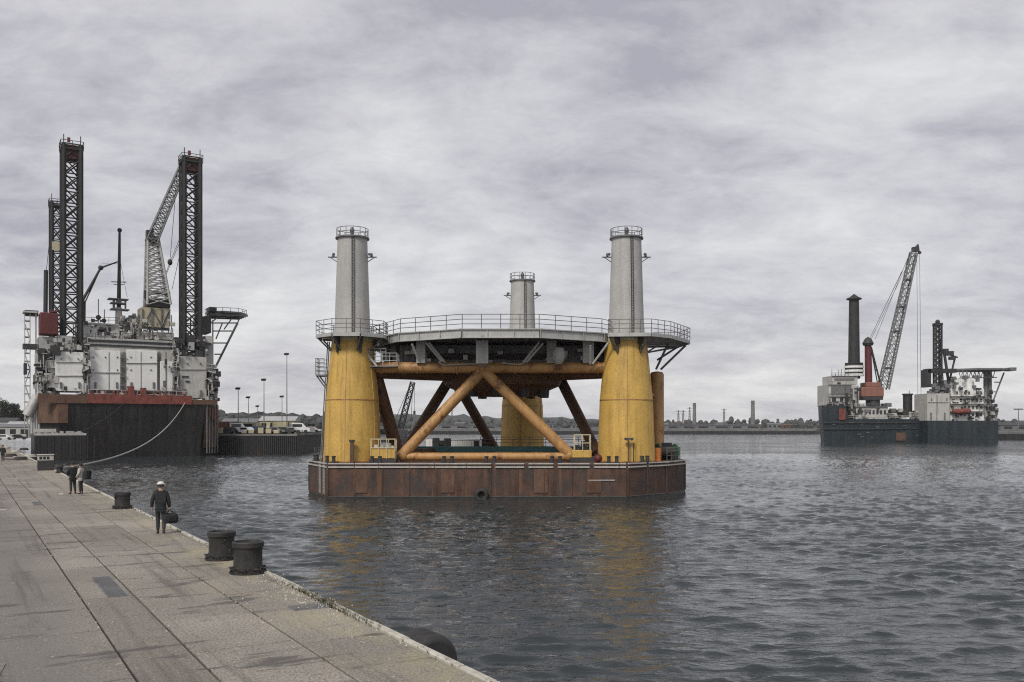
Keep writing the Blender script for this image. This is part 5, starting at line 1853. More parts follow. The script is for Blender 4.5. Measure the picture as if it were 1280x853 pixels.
q_ = at(1144, 312, VY + 9); b.box(q_, (2.2, 1.6, 1.6)); b.cyl(at(1137, 318, VY + 9), at(1147.5, 306, VY + 9), .35, n=6); b.cyl(at(1147.5, 306, VY + 9), at(1149, 316, VY + 9), .3, n=6); b.box(at(1149.5, 316, VY + 9), (.9, .8, .9))
b.each('boom_head', 'dark', ves)
b = MB()
for pa_, pb_ in (((1087, 424), (1127, 340)), ((1089, 424), (1131, 338)), ((1094, 424), (1135, 322)), ((1087, 424), (1138, 318)), ((1146, 318), (1147.5, 520)), ((1149.5, 318), (1151.5, 518))):
    b.cyl(at(*pa_, VY + 9), at(*pb_, VY + 9), .07, n=4)
b.build('crane_rigging', 'lattice', ves)
b, b2, b3 = MB(), MB(), MB()
rv = random.Random(12)
for i in range(110):
    px = rv.uniform(1064, 1156); q_ = at(px, rv.uniform(506 if px < 1112 else 513, 524), VY + rv.uniform(1, 8)); (b, b2, b3)[i % 3].box(q_, (rv.uniform(.5, 2.2), 1.5, rv.uniform(.4, 1.6)))
b.each('deck_machinery', 'dark', ves); b2.each('deck_gear', 'white_old', ves); b3.each('deck_fitting', 'mid', ves)
b = MB()
q0, q1 = at(1060, 524, VY), at(1158, 524, VY); b.rail([(q0.x, VY + .3, zm_), (q1.x, VY + .3, zm_)], 1.2, step=2.2, bars=(.5, 1), r=.06)
q0, q1 = at(1026, 507, VY), at(1056, 507, VY); b.rail([(q0.x, VY + .5, zb_), (q1.x, VY + .3, zb_)], 1.2, step=2.2, bars=(.5, 1), r=.06)
b.cyl(at(1030, 507, VY + 4), at(1030, 496, VY + 4), .15, n=6)
b.build('railing', 'white_old', ves)

WY = 312.0
sup = thing('supply_vessel', 'dark grey vessel with white superstructure and a helideck at the far right of the harbour', 'supply vessel', (at(1203, 0, WY).x, WY, 0))
b = MB()
hx0_, hx1_ = at(1186, 0, WY).x, at(1248, 0, WY).x
b.prism([(at(1158, 0, WY).x, WY - 1), (hx1_ - .6, WY - 1), (hx1_, WY + 2), (hx1_, WY + 45), (at(1158, 0, WY).x, WY + 45)], -1, at(0, 526, WY).z); b.build('hull', 'navy_hull', sup)
b = MB(); vbox(b, 1187, 1247.5, 527, 549, WY - 1.08, .1); b.build('hull_plating', 'navy_hull', sup)
b = MB(); vbox(b, 1159, 1187, 492, 526.5, WY, 10); b.build('jacking_house', 'white_old', sup)
b = MB(); vbox(b, 1188, 1230, 486, 526.5, WY + 2, 14); vbox(b, 1192, 1218, 474, 486, WY + 4, 10); b.build('superstructure', 'white', sup)
b = MB(); vbox(b, 1230, 1246, 505, 526.5, WY + 3, 12); b.build('aft_house', 'white_old', sup)
b = MB()
for px, py, w, h_ in ((1163, 516, 2, 9), (1180, 516, 2, 9), (1171, 494, .8, 32), (1160, 503, 26, .7), (1183, 498, 1.4, 3), (1164, 498, 1.4, 3)): vbox(b, px, px + w, py, py + h_, WY - .15, .14)
b.each('door', 'mid', sup)
b = MB()
for r_ in range(4):
    for i in range(8):
        if rv.random() < .8: vbox(b, 1190 + i * 5, 1192.6 + i * 5, 489.5 + r_ * 9, 493.5 + r_ * 9, WY + 1.9, .15)
for i in range(3): vbox(b, 1232 + i * 4.6, 1235 + i * 4.6, 508, 513, WY + 2.9, .15)
b.each('window', 'glass', sup)
b = MB()
for py in (495, 504.5, 514): 
    q0, q1 = at(1188, py, WY + 1), at(1232, py, WY + 1); b.span(q0.x, q1.x, WY + .8, WY + 2, q0.z - .15, q0.z); b.rail([(q0.x, WY + .85, q0.z), (q1.x, WY + .85, q1.z)], 1.0, step=2, bars=(.5, 1), r=.06)
b.build('balcony', 'white_old', sup)
b = MB(); q_ = at(1202, 514.5, WY + .4); b.ball(q_, 1.0, 8); b.cyl(q_ + Vector((-2.4, 0, 0)), q_ + Vector((2.4, 0, 0)), 1.0, n=12); b.ball(q_ + Vector((-2.4, 0, 0)), 1.0, 8); b.ball(q_ + Vector((2.4, 0, 0)), 1.0, 8); b.build('lifeboat', 'red', sup)
b = MB(); b.lattice(at(1172, 493, WY + 4), at(1172, 408, WY + 4), 2.0, 2.0, 13, .3, .12, side=(1, 0, 0)); b.lattice(at(1178, 492, WY + 6), at(1174.5, 425, WY + 6), .9, .5, 8, .1, .05)
q_ = at(1172, 406, WY + 4); b.box(q_, (2.6, 2.6, 1.0)); b.ball(q_ + Vector((0, 0, 1)), .8, 6); b.build('lattice_leg', 'lattice', sup)
b = MB(); vbox(b, 1160, 1196, 461, 466, WY + 3, 4); vbox(b, 1159, 1164, 462, 484, WY + 3, 5); vbox(b, 1180, 1186, 436, 440, WY + 6, 2)
b.cyl(at(1186, 480, WY + 6), at(1180, 440, WY + 6), .5, n=7); b.cyl(at(1186, 480, WY + 6), at(1194, 446, WY + 6), .35, n=7); b.cyl(at(1178, 441, WY + 6), at(1197, 447, WY + 6), .3, n=6); b.box(at(1186, 442, WY + 6), (3, 1.5, 1.6)); b.box(at(1190, 448, WY + 6), (2, 1.5, 1.2))
b.build('crane', 'dark', sup)
b = MB()
q0, q1 = at(1194, 461, WY + 8), at(1266, 461, WY + 8)
cxh = (q0.x + q1.x) / 2; rh = (q1.x - q0.x) / 2
b.prism([(cxh + rh * math.cos(R(22.5 + 45 * i)), WY + 12 + .8 * rh * math.sin(R(22.5 + 45 * i))) for i in range(8)], q0.z - .6, q0.z); b.build('helideck', 'mid', sup)
b = MB()
for px in (1232, 1237): b.cyl(at(px, 506, WY + 10), at(px, 464, WY + 10), .75, n=10)
b.cyl(at(1242, 500, WY + 9), at(1255, 466, WY + 9), .28, n=7); b.cyl(at(1243, 478, WY + 9), at(1250, 478, WY + 9), .2, n=6); b.cyl(at(1236, 490, WY + 9), at(1246, 490, WY + 9), .18, n=6)
for k in range(9):
    p_, q_ = at(1198 + k * 5, 463, WY + 7), at(1201 + k * 5, 473, WY + 7); b.cyl(p_, q_, .14, n=5); b.cyl(q_, at(1204 + k * 5, 463, WY + 7), .14, n=5)
b.cyl(at(1198, 473, WY + 7), at(1246, 472, WY + 7), .18, n=6); b.box(at(1263, 462, WY + 10), (2.2, 4, 1.2))
b.build('helideck_truss', 'mid', sup)
b = MB()
for i in range(70):
    px = rv.uniform(1160, 1246); q_ = at(px, (rv.uniform(482, 492) if px < 1188 else rv.uniform(470, 492)) if px < 1225 else rv.uniform(500, 526), WY + rv.uniform(.5, 6)); b.box(q_, (rv.uniform(.4, 1.4), 1.2, rv.uniform(.4, 1.6)))
b.each('deck_machinery', 'mid', sup)
b = MB()
for i in range(50):
    px = rv.uniform(1190, 1246); q_ = at(px, rv.uniform(486, 526), WY + rv.uniform(.3, 1.6)); b.box(q_, (rv.uniform(.3, 1.0), .8, rv.uniform(.3, 1.2)))
b.each('deck_gear', 'dark', sup)

# ================================================================== FAR SHORE
def slab(name, pts, z0, z1, mat_):
    b = MB(); b.prism(pts, z0, z1); return struct(b.build(name, mat_))


# right quay edge
slab('far_quay', [(at(1246, 0, 372).x, 372), (at(1400, 0, 372).x, 372), (at(1400, 0, 520).x, 520), (at(1246, 0, 520).x, 520)], -1, 3.6, 'far_stone')
b = MB(); b.span(at(1246, 0, 371).x, at(1400, 0, 371).x, 371.6, 371.99, -1, 2.6); struct(b.build('far_quay_wall', 'black_hull'))
# breakwater line across the middle
by_ = 640.0
slab('breakwater', [(at(380, 0, by_).x, by_), (at(1022, 0, by_).x, by_), (at(1060, 0, by_ + 60).x, by_ + 60), (at(380, 0, by_ + 60).x, by_ + 60)], -1, 2.3, 'black_hull')
slab('breakwater_crest', [(at(380, 0, by_).x, by_ + 2), (at(1022, 0, by_).x, by_ + 2), (at(1060, 0, by_ + 60).x, by_ + 58), (at(380, 0, by_ + 60).x, by_ + 58)], 2.3, 3.9, 'far_stone')
slab('far_shore', [(-900, 760), (1500, 760), (1500, 2600), (-900, 2600)], -1, 3.0, 'land')


def hill(name, xa, xb, Y0, Y1, hfun, seed):
    rh_ = np.random.default_rng(seed)
    n, m_ = 150, 10
    X = np.linspace(xa, xb, n); T = np.linspace(0, 1, m_)
    vs, fs = [], []
    noise = np.convolve(rh_.normal(0, 1, n + 8), np.ones(9) / 9, 'valid') * 2.2 + rh_.normal(0, .9, n)
    for j, t in enumerate(T):
        for i, x in enumerate(X):
            prof = math.sin(min(1.0, t * 1.6) * math.pi / 2)
            vs.append((x, Y0 + (Y1 - Y0) * t, 2.6 + (hfun(i / (n - 1)) + noise[i] * (0.4 + .6 * t) + rh_.normal(0, .7)) * prof))
    for j in range(m_ - 1):
        for i in range(n - 1):
            fs.append((j * n + i, j * n + i + 1, (j + 1) * n + i + 1, (j + 1) * n + i))
    b = MB(); b._add(vs, fs)
    return struct(b.build(name, 'hill'))


hill('hills', at(250, 0, 1000).x, at(1340, 0, 1000).x, 900, 1250, lambda t: 10 + 7 * math.sin(t * 5.2 + .5) * math.sin(t * 2.3) + 5 * max(0, math.sin(t * 9)), 4)
hill('hills', at(180, 0, 560).x, at(470, 0, 560).x, 470, 640, lambda t: 10.5 - 2 * t, 8)

wv = random.Random(8)
for nm, a0, a1, Y0, Y1, h0, n_ in (('far_wood', 255, 1330, 905, 985, 6, 620), ('near_wood', 185, 465, 478, 520, 5, 260)):
    b = MB()
    for i in range(n_):
        px = wv.uniform(a0, a1); Y = wv.uniform(Y0, Y1); c_ = at(px, 0, Y); r_ = wv.uniform(1.4, 3.6)
        t_ = (Y - Y0) / (Y1 - Y0)
        b.ball((c_.x, Y, 2.5 + (h0 + 5 * t_) * wv.uniform(.35, 1.0)), r_, 4, wv.uniform(.8, 1.5))
    struct(b.build(nm, 'hill'), 'stuff')
# sheds, stacks and masts on the far shore
fs_ = [(848, 525, 700, 'low grey shed at the left end of the far shore, right of the platform', 24), (872, 530, 690, 'long low shed on the far shore below the left chimney', 26), (915, 529, 700, 'low shed on the far shore between the two far chimneys', 30),
       (960, 530, 700, 'low shed on the far shore below the right chimney', 26), (560, 528, 700, 'far shed seen under the deck left of the rear column', 26), (600, 529, 705, 'far shed seen under the deck against the rear column', 22), (1262, 530, 420, 'low shed on the quay at the right edge of the photo', 14)]
for px, py, Y, lab, sx in fs_:
    z0_ = 3.0 if Y > 500 else 3.6
    shed('far_shed', lab, (at(px, 0, Y).x, Y + 75 if Y > 500 else Y, z0_), 0, sx, 10, (3.2 if Y > 500 else 2.6), 1.2, 'mid', 'dark', 'sheds on the far shore', 2)
for px, pt, w, lab in ((868, 505, 1.9, 'far slender chimney nearer the platform'), (941, 502, 2.1, 'far tapered chimney on the hill left of the crane vessel')):
    Y = 900
    tp = at(px, pt, Y)
    t = thing('chimney', lab, 'chimney', (tp.x, Y, 3), 0, 'chimneys on the far shore')
    b = MB(); b.lathe((0, 0), [(w * 1.1, 0), (w * .85, tp.z - 6), (w * .8, tp.z - 3)], 16); b.build('stack', 'far_stone', t, True)
    b = MB(); b.lathe((0, 0), [(w, tp.z - 5), (w, tp.z - 4.2)], 16); b.lathe((0, 0), [(w * .95, tp.z - 2.99), (w * .95, tp.z - 2.2), (.1, tp.z - 2.1)], 16); b.build('stack_band', 'mid', t, True)
for px, pt, Y, lab in ((848, 513, 760, 'leftmost far lattice pylon, first right of the platform'), (854, 513, 765, 'second far lattice pylon right of the platform'), (862, 509, 770, 'far lattice pylon just left of the slender chimney'), (905, 511, 780, 'far lattice pylon between the two chimneys'),
                       (565, 508, 780, 'far lattice pylon seen under the platform deck')):
    tp = at(px, pt, Y)
    t = thing('pylon', lab, 'pylon', (tp.x, Y, 3), 0, 'pylons on the far shore')
    b = MB(); b.lattice((0, 0, 0), (0, 0, tp.z - 3), 2.2, .6, 8, .12, .07); b.build('tower', 'mid', t, True)
    b = MB(); b.beam((-2.6, 0, tp.z - 4), (2.6, 0, tp.z - 4), .35, .35); b.beam((-1.6, 0, tp.z - 6.5), (1.6, 0, tp.z - 6.5), .3, .3); b.build('cross_arm', 'mid', t, True)
tp = at(1273, 512, 400)
t = thing('lamp_mast', 'lamp mast on the quay at the right edge of the photo', 'lamp mast', (tp.x, 400, 3.6))
b = MB(); b.cyl((0, 0, 0), (0, 0, tp.z - 3.6), .25, .15, 8); b.build('pole', 'mid', t, True)
b = MB(); b.box((0, 0, tp.z - 3.5), (4, .5, .5)); b.build('lamp_head', 'lamp_head', t, True)
fr = random.Random(77)
for px, sx, h_, lab in ((838, 9, 6, 'small far shed touching the right flank of the platform'), (858, 7, 8, 'narrow far block just left of the slender chimney'), (885, 12, 4, 'low far block right of the slender chimney'),
                        (898, 8, 7, 'small far block left of the pylon between the chimneys'), (925, 14, 5, 'far block just left of the tapered chimney'), (948, 9, 4.5, 'low far block just right of the tapered chimney'),
                        (975, 12, 6, 'far block half way between tapered chimney and crane vessel'), (1000, 10, 5, 'far block left of the bow of the crane vessel'),
                        (538, 9, 6, 'small far block seen between the left braces'), (575, 10, 7, 'far block seen under the middle of the deck'), (690, 10, 6, 'far block seen between rear column and right brace'), (722, 9, 5, 'far block seen right of the right rear brace')):
    shed('far_block', lab, (at(px, 0, 800).x, 790 + fr.uniform(0, 60), 3.0), fr.uniform(-.3, .3), sx, 9, h_ * .75, 1.2, fr.choice(['mid', 'grey_pale', 'mid', 'brown']), fr.choice(['mid', 'dark', 'brown']), 'blocks on the far shore', 3)
# far crawler crane seen between the braces
Y = 330
t = thing('harbour_crane', 'dark lattice crane far behind, seen between the left column and the braces', 'crane', (at(500, 0, Y).x, Y, 0))
b = MB(); b.lattice(at(497, 548, Y), at(516, 478, Y), 2.2, 1.5, 9, .22, .1, side=(1, 0, .3)); b.build('boom', 'lattice', t)
b = MB(); b.cyl(at(497, 540, Y), at(512, 482, Y), .1, n=5); b.cyl(at(492, 530, Y), at(514, 478, Y), .1, n=5); b.cyl(at(518, 478, Y), at(518, 515, Y), .07, n=4); b.box(at(518, 516, Y), (.8, .6, 1.4)); b.cyl(at(516, 478, Y), at(513, 548, Y), .1, n=5); b.build('rigging', 'lattice', t)
b = MB(); q_ = at(497, 545, Y); b.box((q_.x, Y, 3.0), (7, 5, 3.2)); b.build('cab', 'dark', t, bevel=.2)
b = MB(); b.box((q_.x, Y, .6), (12, 9, 1.6)); b.build('float', 'black_hull', t, bevel=.2)

# left background: low harbour sheds and trees behind the quay
def gnd(px, Y): return (at(px, 0, Y).x, Y, QZ - .06)
shed('harbour_shed', 'long low white shed on the quay at the left edge of the photo', gnd(8, 300), QA * .4, 16, 8, 3.6, 1.0, 'white_old', 'mid', 'sheds at the left edge', 5)
shed('harbour_shed', 'small white shed behind the gangway tower of the jack-up vessel', gnd(30, 320), QA * .4, 9, 7, 4.4, 1.2, 'white', 'grey_pale', 'sheds at the left edge', 3)
shed('harbour_shed', 'dark roofed shed set back behind the long white shed at the left edge', gnd(-12, 345), QA * .4, 20, 9, 5.6, 1.6, 'grey_pale', 'dark', 'sheds at the left edge', 5)
vehicle('parked_car', 'white car parked on the quay at the left edge before the long shed', 'car', gnd(6, 250), 0.3, 4.3, 1.8, 1.5, 'white', group='cars at the left edge')
vehicle('parked_car', 'dark car parked on the quay right of the white car at the left edge', 'car', gnd(24, 255), 0.4, 4.3, 1.8, 1.5, 'dark', group='cars at the left edge')
for k, (px, py) in enumerate(((8, 561), (20, 566), (30, 563), (14, 571), (38, 572), (26, 575))):
    w_ = q_from_px(px, py)
    t = thing('cable_coil', ['pale rope coil farthest left on the distant quay', 'pale rope coil second from the left on the distant quay', 'dark rope coil by the quay edge near the pontoon', 'dark rope coil beside the distant walker', 'pale rope coil nearest the service cabinet', 'dark rope coil between the walker and the cabinet'][k], 'rope coil', (w_.x, w_.y, QZ), rj.uniform(0, 3), 'rope coils lying on the distant quay')
    b = MB()
    for j in range(3): b.torus((0, 0, .08 + .11 * j), (0, 0, 1), .62 - .06 * j, .08, 20, 6)
    b.build('coil', 'rope' if k in (0, 1, 4) else 'rope_dark', t, True)
    b = MB(); b.path([(0.7, 0, .1), (1.3, .3, .06), (1.7, .1, .06), (2.1, .5, .06)], .09, 6); b.build('rope_end', 'rope' if k in (0, 1, 4) else 'rope_dark', t, True)


def tree(lab, loc, h, w, seed):
    r_ = random.Random(seed)
    t = thing('tree', lab, 'tree', loc, 0, 'trees at the left edge behind the sheds')
    b = MB(); b.cyl((0, 0, 0), (0, 0, h * .45), w * .06, w * .045, 8)
    for i in range(7):
        a = r_.uniform(0, 6.28); z_ = h * r_.uniform(.3, .5); b.cyl((0, 0, z_), (w * .35 * math.cos(a), w * .35 * math.sin(a), z_ + h * .3), w * .03, w * .01, 6)
    b.build('trunk', 'bark', t, True)
    vs, fs = [], []
    blobs = [(r_.gauss(0, w * .22), r_.gauss(0, w * .22), h * r_.uniform(.38, .92), w * r_.uniform(.12, .24)) for _ in range(22)]
    for (bx, by, bz_, br) in blobs:
        for i in range(170):
            d = Vector((r_.gauss(0, 1), r_.gauss(0, 1), r_.gauss(0, 1))).normalized() * br * r_.random() ** .4
            c = Vector((bx, by, bz_)) + d
            n = Vector((r_.gauss(0, 1), r_.gauss(0, 1), r_.gauss(0, 1))).normalized(); u_ = n.orthogonal().normalized(); v_ = n.cross(u_); s = r_.uniform(.18, .42)
            o_ = len(vs); vs += [tuple(c + u_ * s), tuple(c + v_ * s * .6), tuple(c - u_ * s), tuple(c - v_ * s * .6)]; fs.append((o_, o_ + 1, o_ + 2, o_ + 3))
    b = MB(); b._add(vs, fs); b.build('crown', 'leaf', t, True)


tree('tall dark tree at the very left edge of the photo', gnd(1, 372), 15.5, 10, 1)
tree('dark broad tree second from the left edge', gnd(18, 380), 14.0, 9, 2)
tree('smaller dark tree beside the gangway tower of the jack-up vessel', gnd(30, 392), 11, 8, 3)
tree('low dark tree between the two taller ones at the left edge', gnd(9, 400), 10.5, 9, 4)

# ================================================================== PEOPLE
def skin_mesh(chains):
    """chains: list of (verts, edges, radii, root). Returns (verts, faces) of the skinned, subdivided surface."""
    vs, es, rs_, roots = [], [], [], []
    for v_, e_, r_, root in chains:
        o_ = len(vs); vs += v_; es += [(a + o_, c_ + o_) for a, c_ in e_]; rs_ += r_; roots.append(o_ + root)
    me_ = bpy.data.meshes.new('tmp'); me_.from_pydata([tuple(x) for x in vs], es, [])
    ob = bpy.data.objects.new('tmp', me_); COL.objects.link(ob)
    md = ob.modifiers.new('skin', 'SKIN'); md.use_smooth_shade = True
    for i, r_ in enumerate(rs_):
        sv = me_.skin_vertices[0].data[i]; sv.radius = r_ if isinstance(r_, tuple) else (r_, r_); sv.use_root = i in roots
    sb = ob.modifiers.new('sub', 'SUBSURF'); sb.levels = 2; sb.render_levels = 2
    dg = bpy.context.evaluated_depsgraph_get(); dg.update()
    ev = ob.evaluated_get(dg).to_mesh()
    out = ([tuple(x.co) for x in ev.vertices], [tuple(p_.vertices) for p_ in ev.polygons])
    ob.evaluated_get(dg).to_mesh_clear()
    bpy.data.objects.remove(ob); bpy.data.meshes.remove(me_)
    return out


def person(lab, loc, rz, pose, coat='cloth_dark', trousers='cloth_trouser', hat=None, group=None, fingers=False, hgt=1.76, bare=False):
    t = thing('person', lab, 'person', loc, rz, group)
    S = hgt / 1.76
    P = dict(pelvis=(0, 0, .95), waist=(0, .0, 1.10), chest=(0, .0, 1.33), neckb=(0, -.01, 1.47), neck=(0, .01, 1.54), headl=(0, .03, 1.60), headm=(0, .025, 1.67), headt=(0, .015, 1.735),
             shl=(-.18, 0, 1.42), shr=(.18, 0, 1.42), ell=(-.25, -.04, 1.15), elr=(.25, -.04, 1.15), wrl=(-.26, .04, .90), wrr=(.26, .02, .90), hal=(-.26, .06, .83), har=(.26, .04, .83),
             hil=(-.09, 0, .90), hir=(.09, 0, .90), knl=(-.10, .02, .50), knr=(.10, .02, .50), anl=(-.11, -.03, .10), anr=(.11, -.03, .10), tol=(-.125, .13, .045), tor=(.125, .13, .045))
    P.update(pose)
    P = {k_: Vector(v_) for k_, v_ in P.items()}
    RAD = dict(pelvis=(.155, .11), waist=(.145, .10), chest=(.17, .115), neckb=(.085, .075), neck=.055, headl=(.068, .075), headm=(.078, .095), headt=(.06, .075), shl=.062, shr=.062, ell=.044, elr=.044, wrl=.03, wrr=.03, hal=(.042, .02), har=(.042, .02),
               hil=.088, hir=.088, knl=.058, knr=.058, anl=.04, anr=.04, tol=.036, tor=.036)

    def chain(names, edges, grow=0.0, root=0):
        idx_ = {n_: i for i, n_ in enumerate(names)}
        rr2 = []
        for n_ in names:
            r_ = RAD[n_]
            rr2.append(tuple(x + grow for x in r_) if isinstance(r_, tuple) else r_ + grow)
        return ([P[n_] * S for n_ in names], [(idx_[a], idx_[c_]) for a, c_ in edges], [tuple(x * S for x in r_) if isinstance(r_, tuple) else r_ * S for r_ in rr2], root)

    full = chain(['pelvis', 'waist', 'chest', 'neckb', 'neck', 'headl', 'headm', 'headt', 'shl', 'ell', 'wrl', 'hal', 'shr', 'elr', 'wrr', 'har', 'hil', 'knl', 'anl', 'tol', 'hir', 'knr', 'anr', 'tor'],
                 [('pelvis', 'waist'), ('waist', 'chest'), ('chest', 'neckb'), ('neckb', 'neck'), ('neck', 'headl'), ('headl', 'headm'), ('headm', 'headt'), ('chest', 'shl'), ('shl', 'ell'), ('ell', 'wrl'), ('wrl', 'hal'),
                  ('chest', 'shr'), ('shr', 'elr'), ('elr', 'wrr'), ('wrr', 'har'), ('pelvis', 'hil'), ('hil', 'knl'), ('knl', 'anl'), ('anl', 'tol'), ('pelvis', 'hir'), ('hir', 'knr'), ('knr', 'anr'), ('anr', 'tor')])
    chains = [full]
    for s, hn in ((-1, 'hal'), (1, 'har')):
        hc = P[hn]
        for k_, (dy, ln) in enumerate(((.03, .075), (.012, .085), (-.008, .08), (-.026, .062))):
            p0 = hc + Vector((0, dy, -.01)); p1 = p0 + Vector((-s * .008, .006, -ln * .55)); p2 = p1 + Vector((-s * .026, .004, -ln * .40))
            chains.append(([p0 * S, p1 * S, p2 * S], [(0, 1), (1, 2)], [.0095 * S, .009 * S, .0075 * S], 0))
        p0 = hc + Vector((0, .028, .03)); p1 = p0 + Vector((-s * .015, .035, -.03)); p2 = p1 + Vector((-s * .012, .008, -.035))
        chains.append(([p0 * S, p1 * S, p2 * S], [(0, 1), (1, 2)], [.012 * S, .011 * S, .009 * S], 0))
    # nose and ears grow from the head
    hm = P['headm']
    chains.append(([(hm + Vector((0, .085, .01))) * S, (hm + Vector((0, .112, -.02))) * S], [(0, 1)], [.012 * S, .015 * S], 0))
    for s in (-1, 1):
        chains.append(([(hm + Vector((s * .078, 0, .012))) * S, (hm + Vector((s * .09, -.012, -.02))) * S], [(0, 1)], [.018 * S, .014 * S], 0))
    v_, f_ = skin_mesh(chains)
    b = MB(); b._add(v_, f_, True); b.build('body', 'skin', t, True)
    P['hem'] = P['pelvis'] + Vector((0, 0, -.09)); RAD['hem'] = (.165, .12)
    v_, f_ = skin_mesh([chain(['pelvis', 'hem', 'waist', 'chest', 'neckb', 'shl', 'ell', 'wrl', 'shr', 'elr', 'wrr'], [('hem', 'pelvis'), ('pelvis', 'waist'), ('waist', 'chest'), ('chest', 'neckb'), ('chest', 'shl'), ('shl', 'ell'), ('ell', 'wrl'), ('chest', 'shr'), ('shr', 'elr'), ('elr', 'wrr')], .03)])
    b = MB(); b._add(v_, f_, True); b.build('jacket', coat, t, True)
    v_, f_ = skin_mesh([chain(['pelvis', 'waist', 'hil', 'knl', 'anl', 'hir', 'knr', 'anr'], [('waist', 'pelvis'), ('pelvis', 'hil'), ('hil', 'knl'), ('knl', 'anl'), ('pelvis', 'hir'), ('hir', 'knr'), ('knr', 'anr')], .02)])
    b = MB(); b._add(v_, f_, True); b.build('trousers', trousers, t, True)
    for a_, c_ in (('anl', 'tol'), ('anr', 'tor')):
        he = P[a_] + Vector((0, -.04, -.055))
        v_, f_ = skin_mesh([([P[a_] * S, he * S, P[c_] * S], [(0, 1), (1, 2)], [.048 * S, .045 * S, .042 * S], 1)])
        b = MB(); b._add(v_, f_, True); b.build('shoe', 'shoe', t, True)
    # face
    b = MB()
    for s in (-1, 1): b.ball((hm + Vector((s * .032, .088, .012))) * S, .011 * S, 5)
    b.build('eyes', 'hair', t, True)
    b = MB(); b.beam((hm + Vector((-.022, .094, -.052))) * S, (hm + Vector((.022, .094, -.052))) * S, .01, .008); b.build('mouth', 'brick_box', t, True)
    hc = (hm + Vector((0, -.012, .02))) * S
    b = MB(); prof = [(.104, hc.z - .055), (.108, hc.z - .01), (.105, hc.z + .035), (.085, hc.z + .078), (.04, hc.z + .10), (.004, hc.z + .105)]
    b.lathe((hc.x, hc.y - .018), [(r_ * S * .93, z_) for r_, z_ in prof], 18); b.build('hair', 'hair', t, True)
    if hat:
        b = MB()
        b.lathe((hc.x, hc.y), [(.112 * S, hc.z + .022), (.112 * S, hc.z + .045), (.106 * S, hc.z + .08), (.078 * S, hc.z + .108), (.03 * S, hc.z + .12), (.004, hc.z + .122)], 22)
        b.lathe((hc.x, hc.y + .03), [(.02, hc.z + .026), (.152 * S, hc.z + .022), (.155 * S, hc.z + .034), (.02, hc.z + .046)], 22)
        b.build('cap', hat, t, True)
    return t


WALK_A = dict(knl=(-.10, .10, .51), anl=(-.10, .10, .10), tol=(-.11, .26, .045), knr=(.10, .04, .50), anr=(.11, -.16, .13), tor=(.12, -.02, .05), ell=(-.27, -.06, 1.16), wrl=(-.29, -.02, .92), hal=(-.29, 0, .85), elr=(.25, -.02, 1.14), wrr=(.28, .04, .90), har=(.285, .05, .83))
w_ = q_from_px(201, 667.5)
wz = QZ + .002
WRZ = math.atan2(-(-.30), 1.0)          # walking away along the quay
person('man in a pale cap and dark jacket walking away holding a dark bag', (w_.x, w_.y, wz), WRZ, WALK_A, hat='cap_white', fingers=True, hgt=1.80)
mt_ = Matrix.Translation((w_.x, w_.y, wz)) @ Matrix.Rotation(WRZ, 4, 'Z')
hp = mt_ @ (Vector((.285, .05, .80)) * (1.80 / 1.76))
t = thing('shoulder_bag', 'dark canvas bag hanging from the hand of the man in the pale cap', 'bag', (hp.x, hp.y, hp.z), WRZ + .5)
b = MB()
n = 18
vs, fs = [], []
secs = [(-.46, .20, .09), (-.44, .25, .12), (-.34, .27, .135), (-.20, .26, .12), (-.12, .21, .07), (-.10, .16, .02)]
for z_, rx, ry in secs:
    for i in range(n):
        a = 2 * math.pi * i / n; ca, sa = math.cos(a), math.sin(a)
        vs.append((.03 + rx * math.copysign(abs(ca) ** .6, ca), ry * math.copysign(abs(sa) ** .6, sa), z_))
for j in range(len(secs) - 1):
    for i in range(n): fs.append((j * n + i, j * n + (i + 1) % n, (j + 1) * n + (i + 1) % n, (j + 1) * n + i))
fs += [tuple(reversed(range(n))), tuple((len(secs) - 1) * n + i for i in range(n))]
b._add(vs, fs, True); b.build('bag_body', 'bag', t, True)
b = MB()
for s in (-.03, .03): b.path([(-.10, s, -.12), (-.06, s, -.03), (0, s * .2, .0), (.08, s, -.04), (.14, s, -.12)], .011, 6)
b.build('handle', 'bag', t, True)
b = MB(); b.span(-.12, .18, -.15, -.128, -.38, -.22); b.build('pocket', 'bag', t, True, bevel=.01)

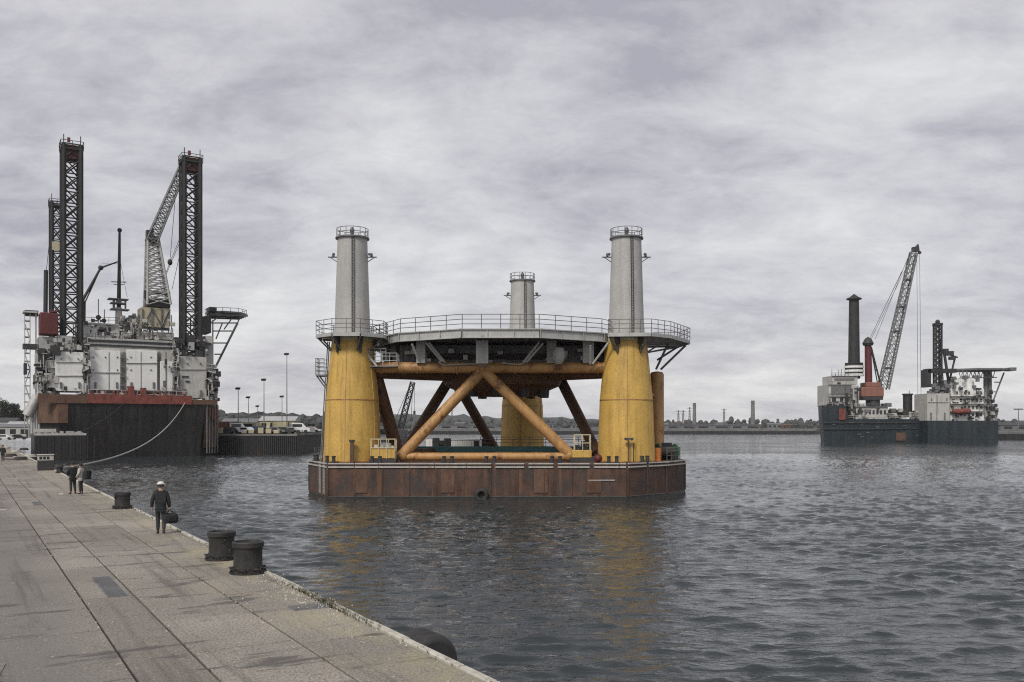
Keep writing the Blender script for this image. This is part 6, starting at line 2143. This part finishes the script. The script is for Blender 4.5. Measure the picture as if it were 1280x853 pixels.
w_ = q_from_px(91, 617.5)
STAND = dict(knl=(-.10, .01, .5), anl=(-.12, -.03, .10), tol=(-.15, .12, .045), knr=(.10, .02, .5), anr=(.13, -.02, .1), tor=(.17, .12, .045), ell=(-.30, -.02, 1.17), wrl=(-.22, .14, 1.02), hal=(-.16, .18, 1.0), elr=(.30, -.02, 1.17), wrr=(.22, .14, 1.02), har=(.16, .18, 1.0))
person('person in all dark clothes, the left of the two standing together on the quay', (w_.x, w_.y, wz), QA + .3, STAND, hgt=1.78)
w_ = q_from_px(101, 617.5)
person('person in a pale patterned top, the right of the two standing together on the quay', (w_.x, w_.y, wz), QA + 1.0, dict(STAND, elr=(.27, -.05, 1.15), wrr=(.27, .02, .91), har=(.27, .03, .84)), coat='cloth_pale', hgt=1.70)
cb, sb_ = math.cos(QA + 1.0), math.sin(QA + 1.0)
bx, by = w_.x + .36, w_.y + .02
t = thing('backpack', 'dark backpack carried at the side of the person in the pale patterned top', 'backpack', (bx, by, QZ + 1.12), QA + .6)
vs, fs = [], []
secs = [(-.30, .15, .10), (-.27, .19, .14), (0, .20, .15), (.18, .17, .12), (.24, .08, .05)]
for z_, rx, ry in secs:
    for i in range(n):
        a = 2 * math.pi * i / n; ca, sa = math.cos(a), math.sin(a)
        vs.append((rx * math.copysign(abs(ca) ** .6, ca), ry * math.copysign(abs(sa) ** .6, sa), z_))
for j in range(len(secs) - 1):
    for i in range(n): fs.append((j * n + i, j * n + (i + 1) % n, (j + 1) * n + (i + 1) % n, (j + 1) * n + i))
fs += [tuple(reversed(range(n))), tuple((len(secs) - 1) * n + i for i in range(n))]
b = MB(); b._add(vs, fs, True); b.build('pack_body', 'bag', t, True)
b = MB()
for s in (-.09, .09): b.path([(s, -.12, .2), (s * .9, -.2, .16), (s * .9, -.21, 0), (s, -.14, -.24)], .018, 6)
b.build('strap', 'bag', t, True)
w_ = q_from_px(3.5, 577)
person('distant person in dark clothes walking on the quay at the left edge', (w_.x, w_.y, wz), WRZ, WALK_A, hgt=1.76)

# ================================================================== HAZE
hz_ = MB(); hz_.span(-2600, 2600, -350, 3200, -2.5, 72)
ho = hz_.build('haze', 'glass', None)
hm_ = bpy.data.materials.new('haze_air'); hm_.use_nodes = True
hn = hm_.node_tree.nodes; hn.clear()
h_out = hn.new('ShaderNodeOutputMaterial'); h_vol = hn.new('ShaderNodeVolumePrincipled')
h_vol.inputs['Color'].default_value = (0.93, 0.935, 0.95, 1)
h_vol.inputs['Density'].default_value = 0.00009
h_vol.inputs['Anisotropy'].default_value = 0.2
hm_.node_tree.links.new(h_vol.outputs[0], h_out.inputs['Volume'])
ho.data.materials.clear(); ho.data.materials.append(hm_)
struct(ho, 'stuff')
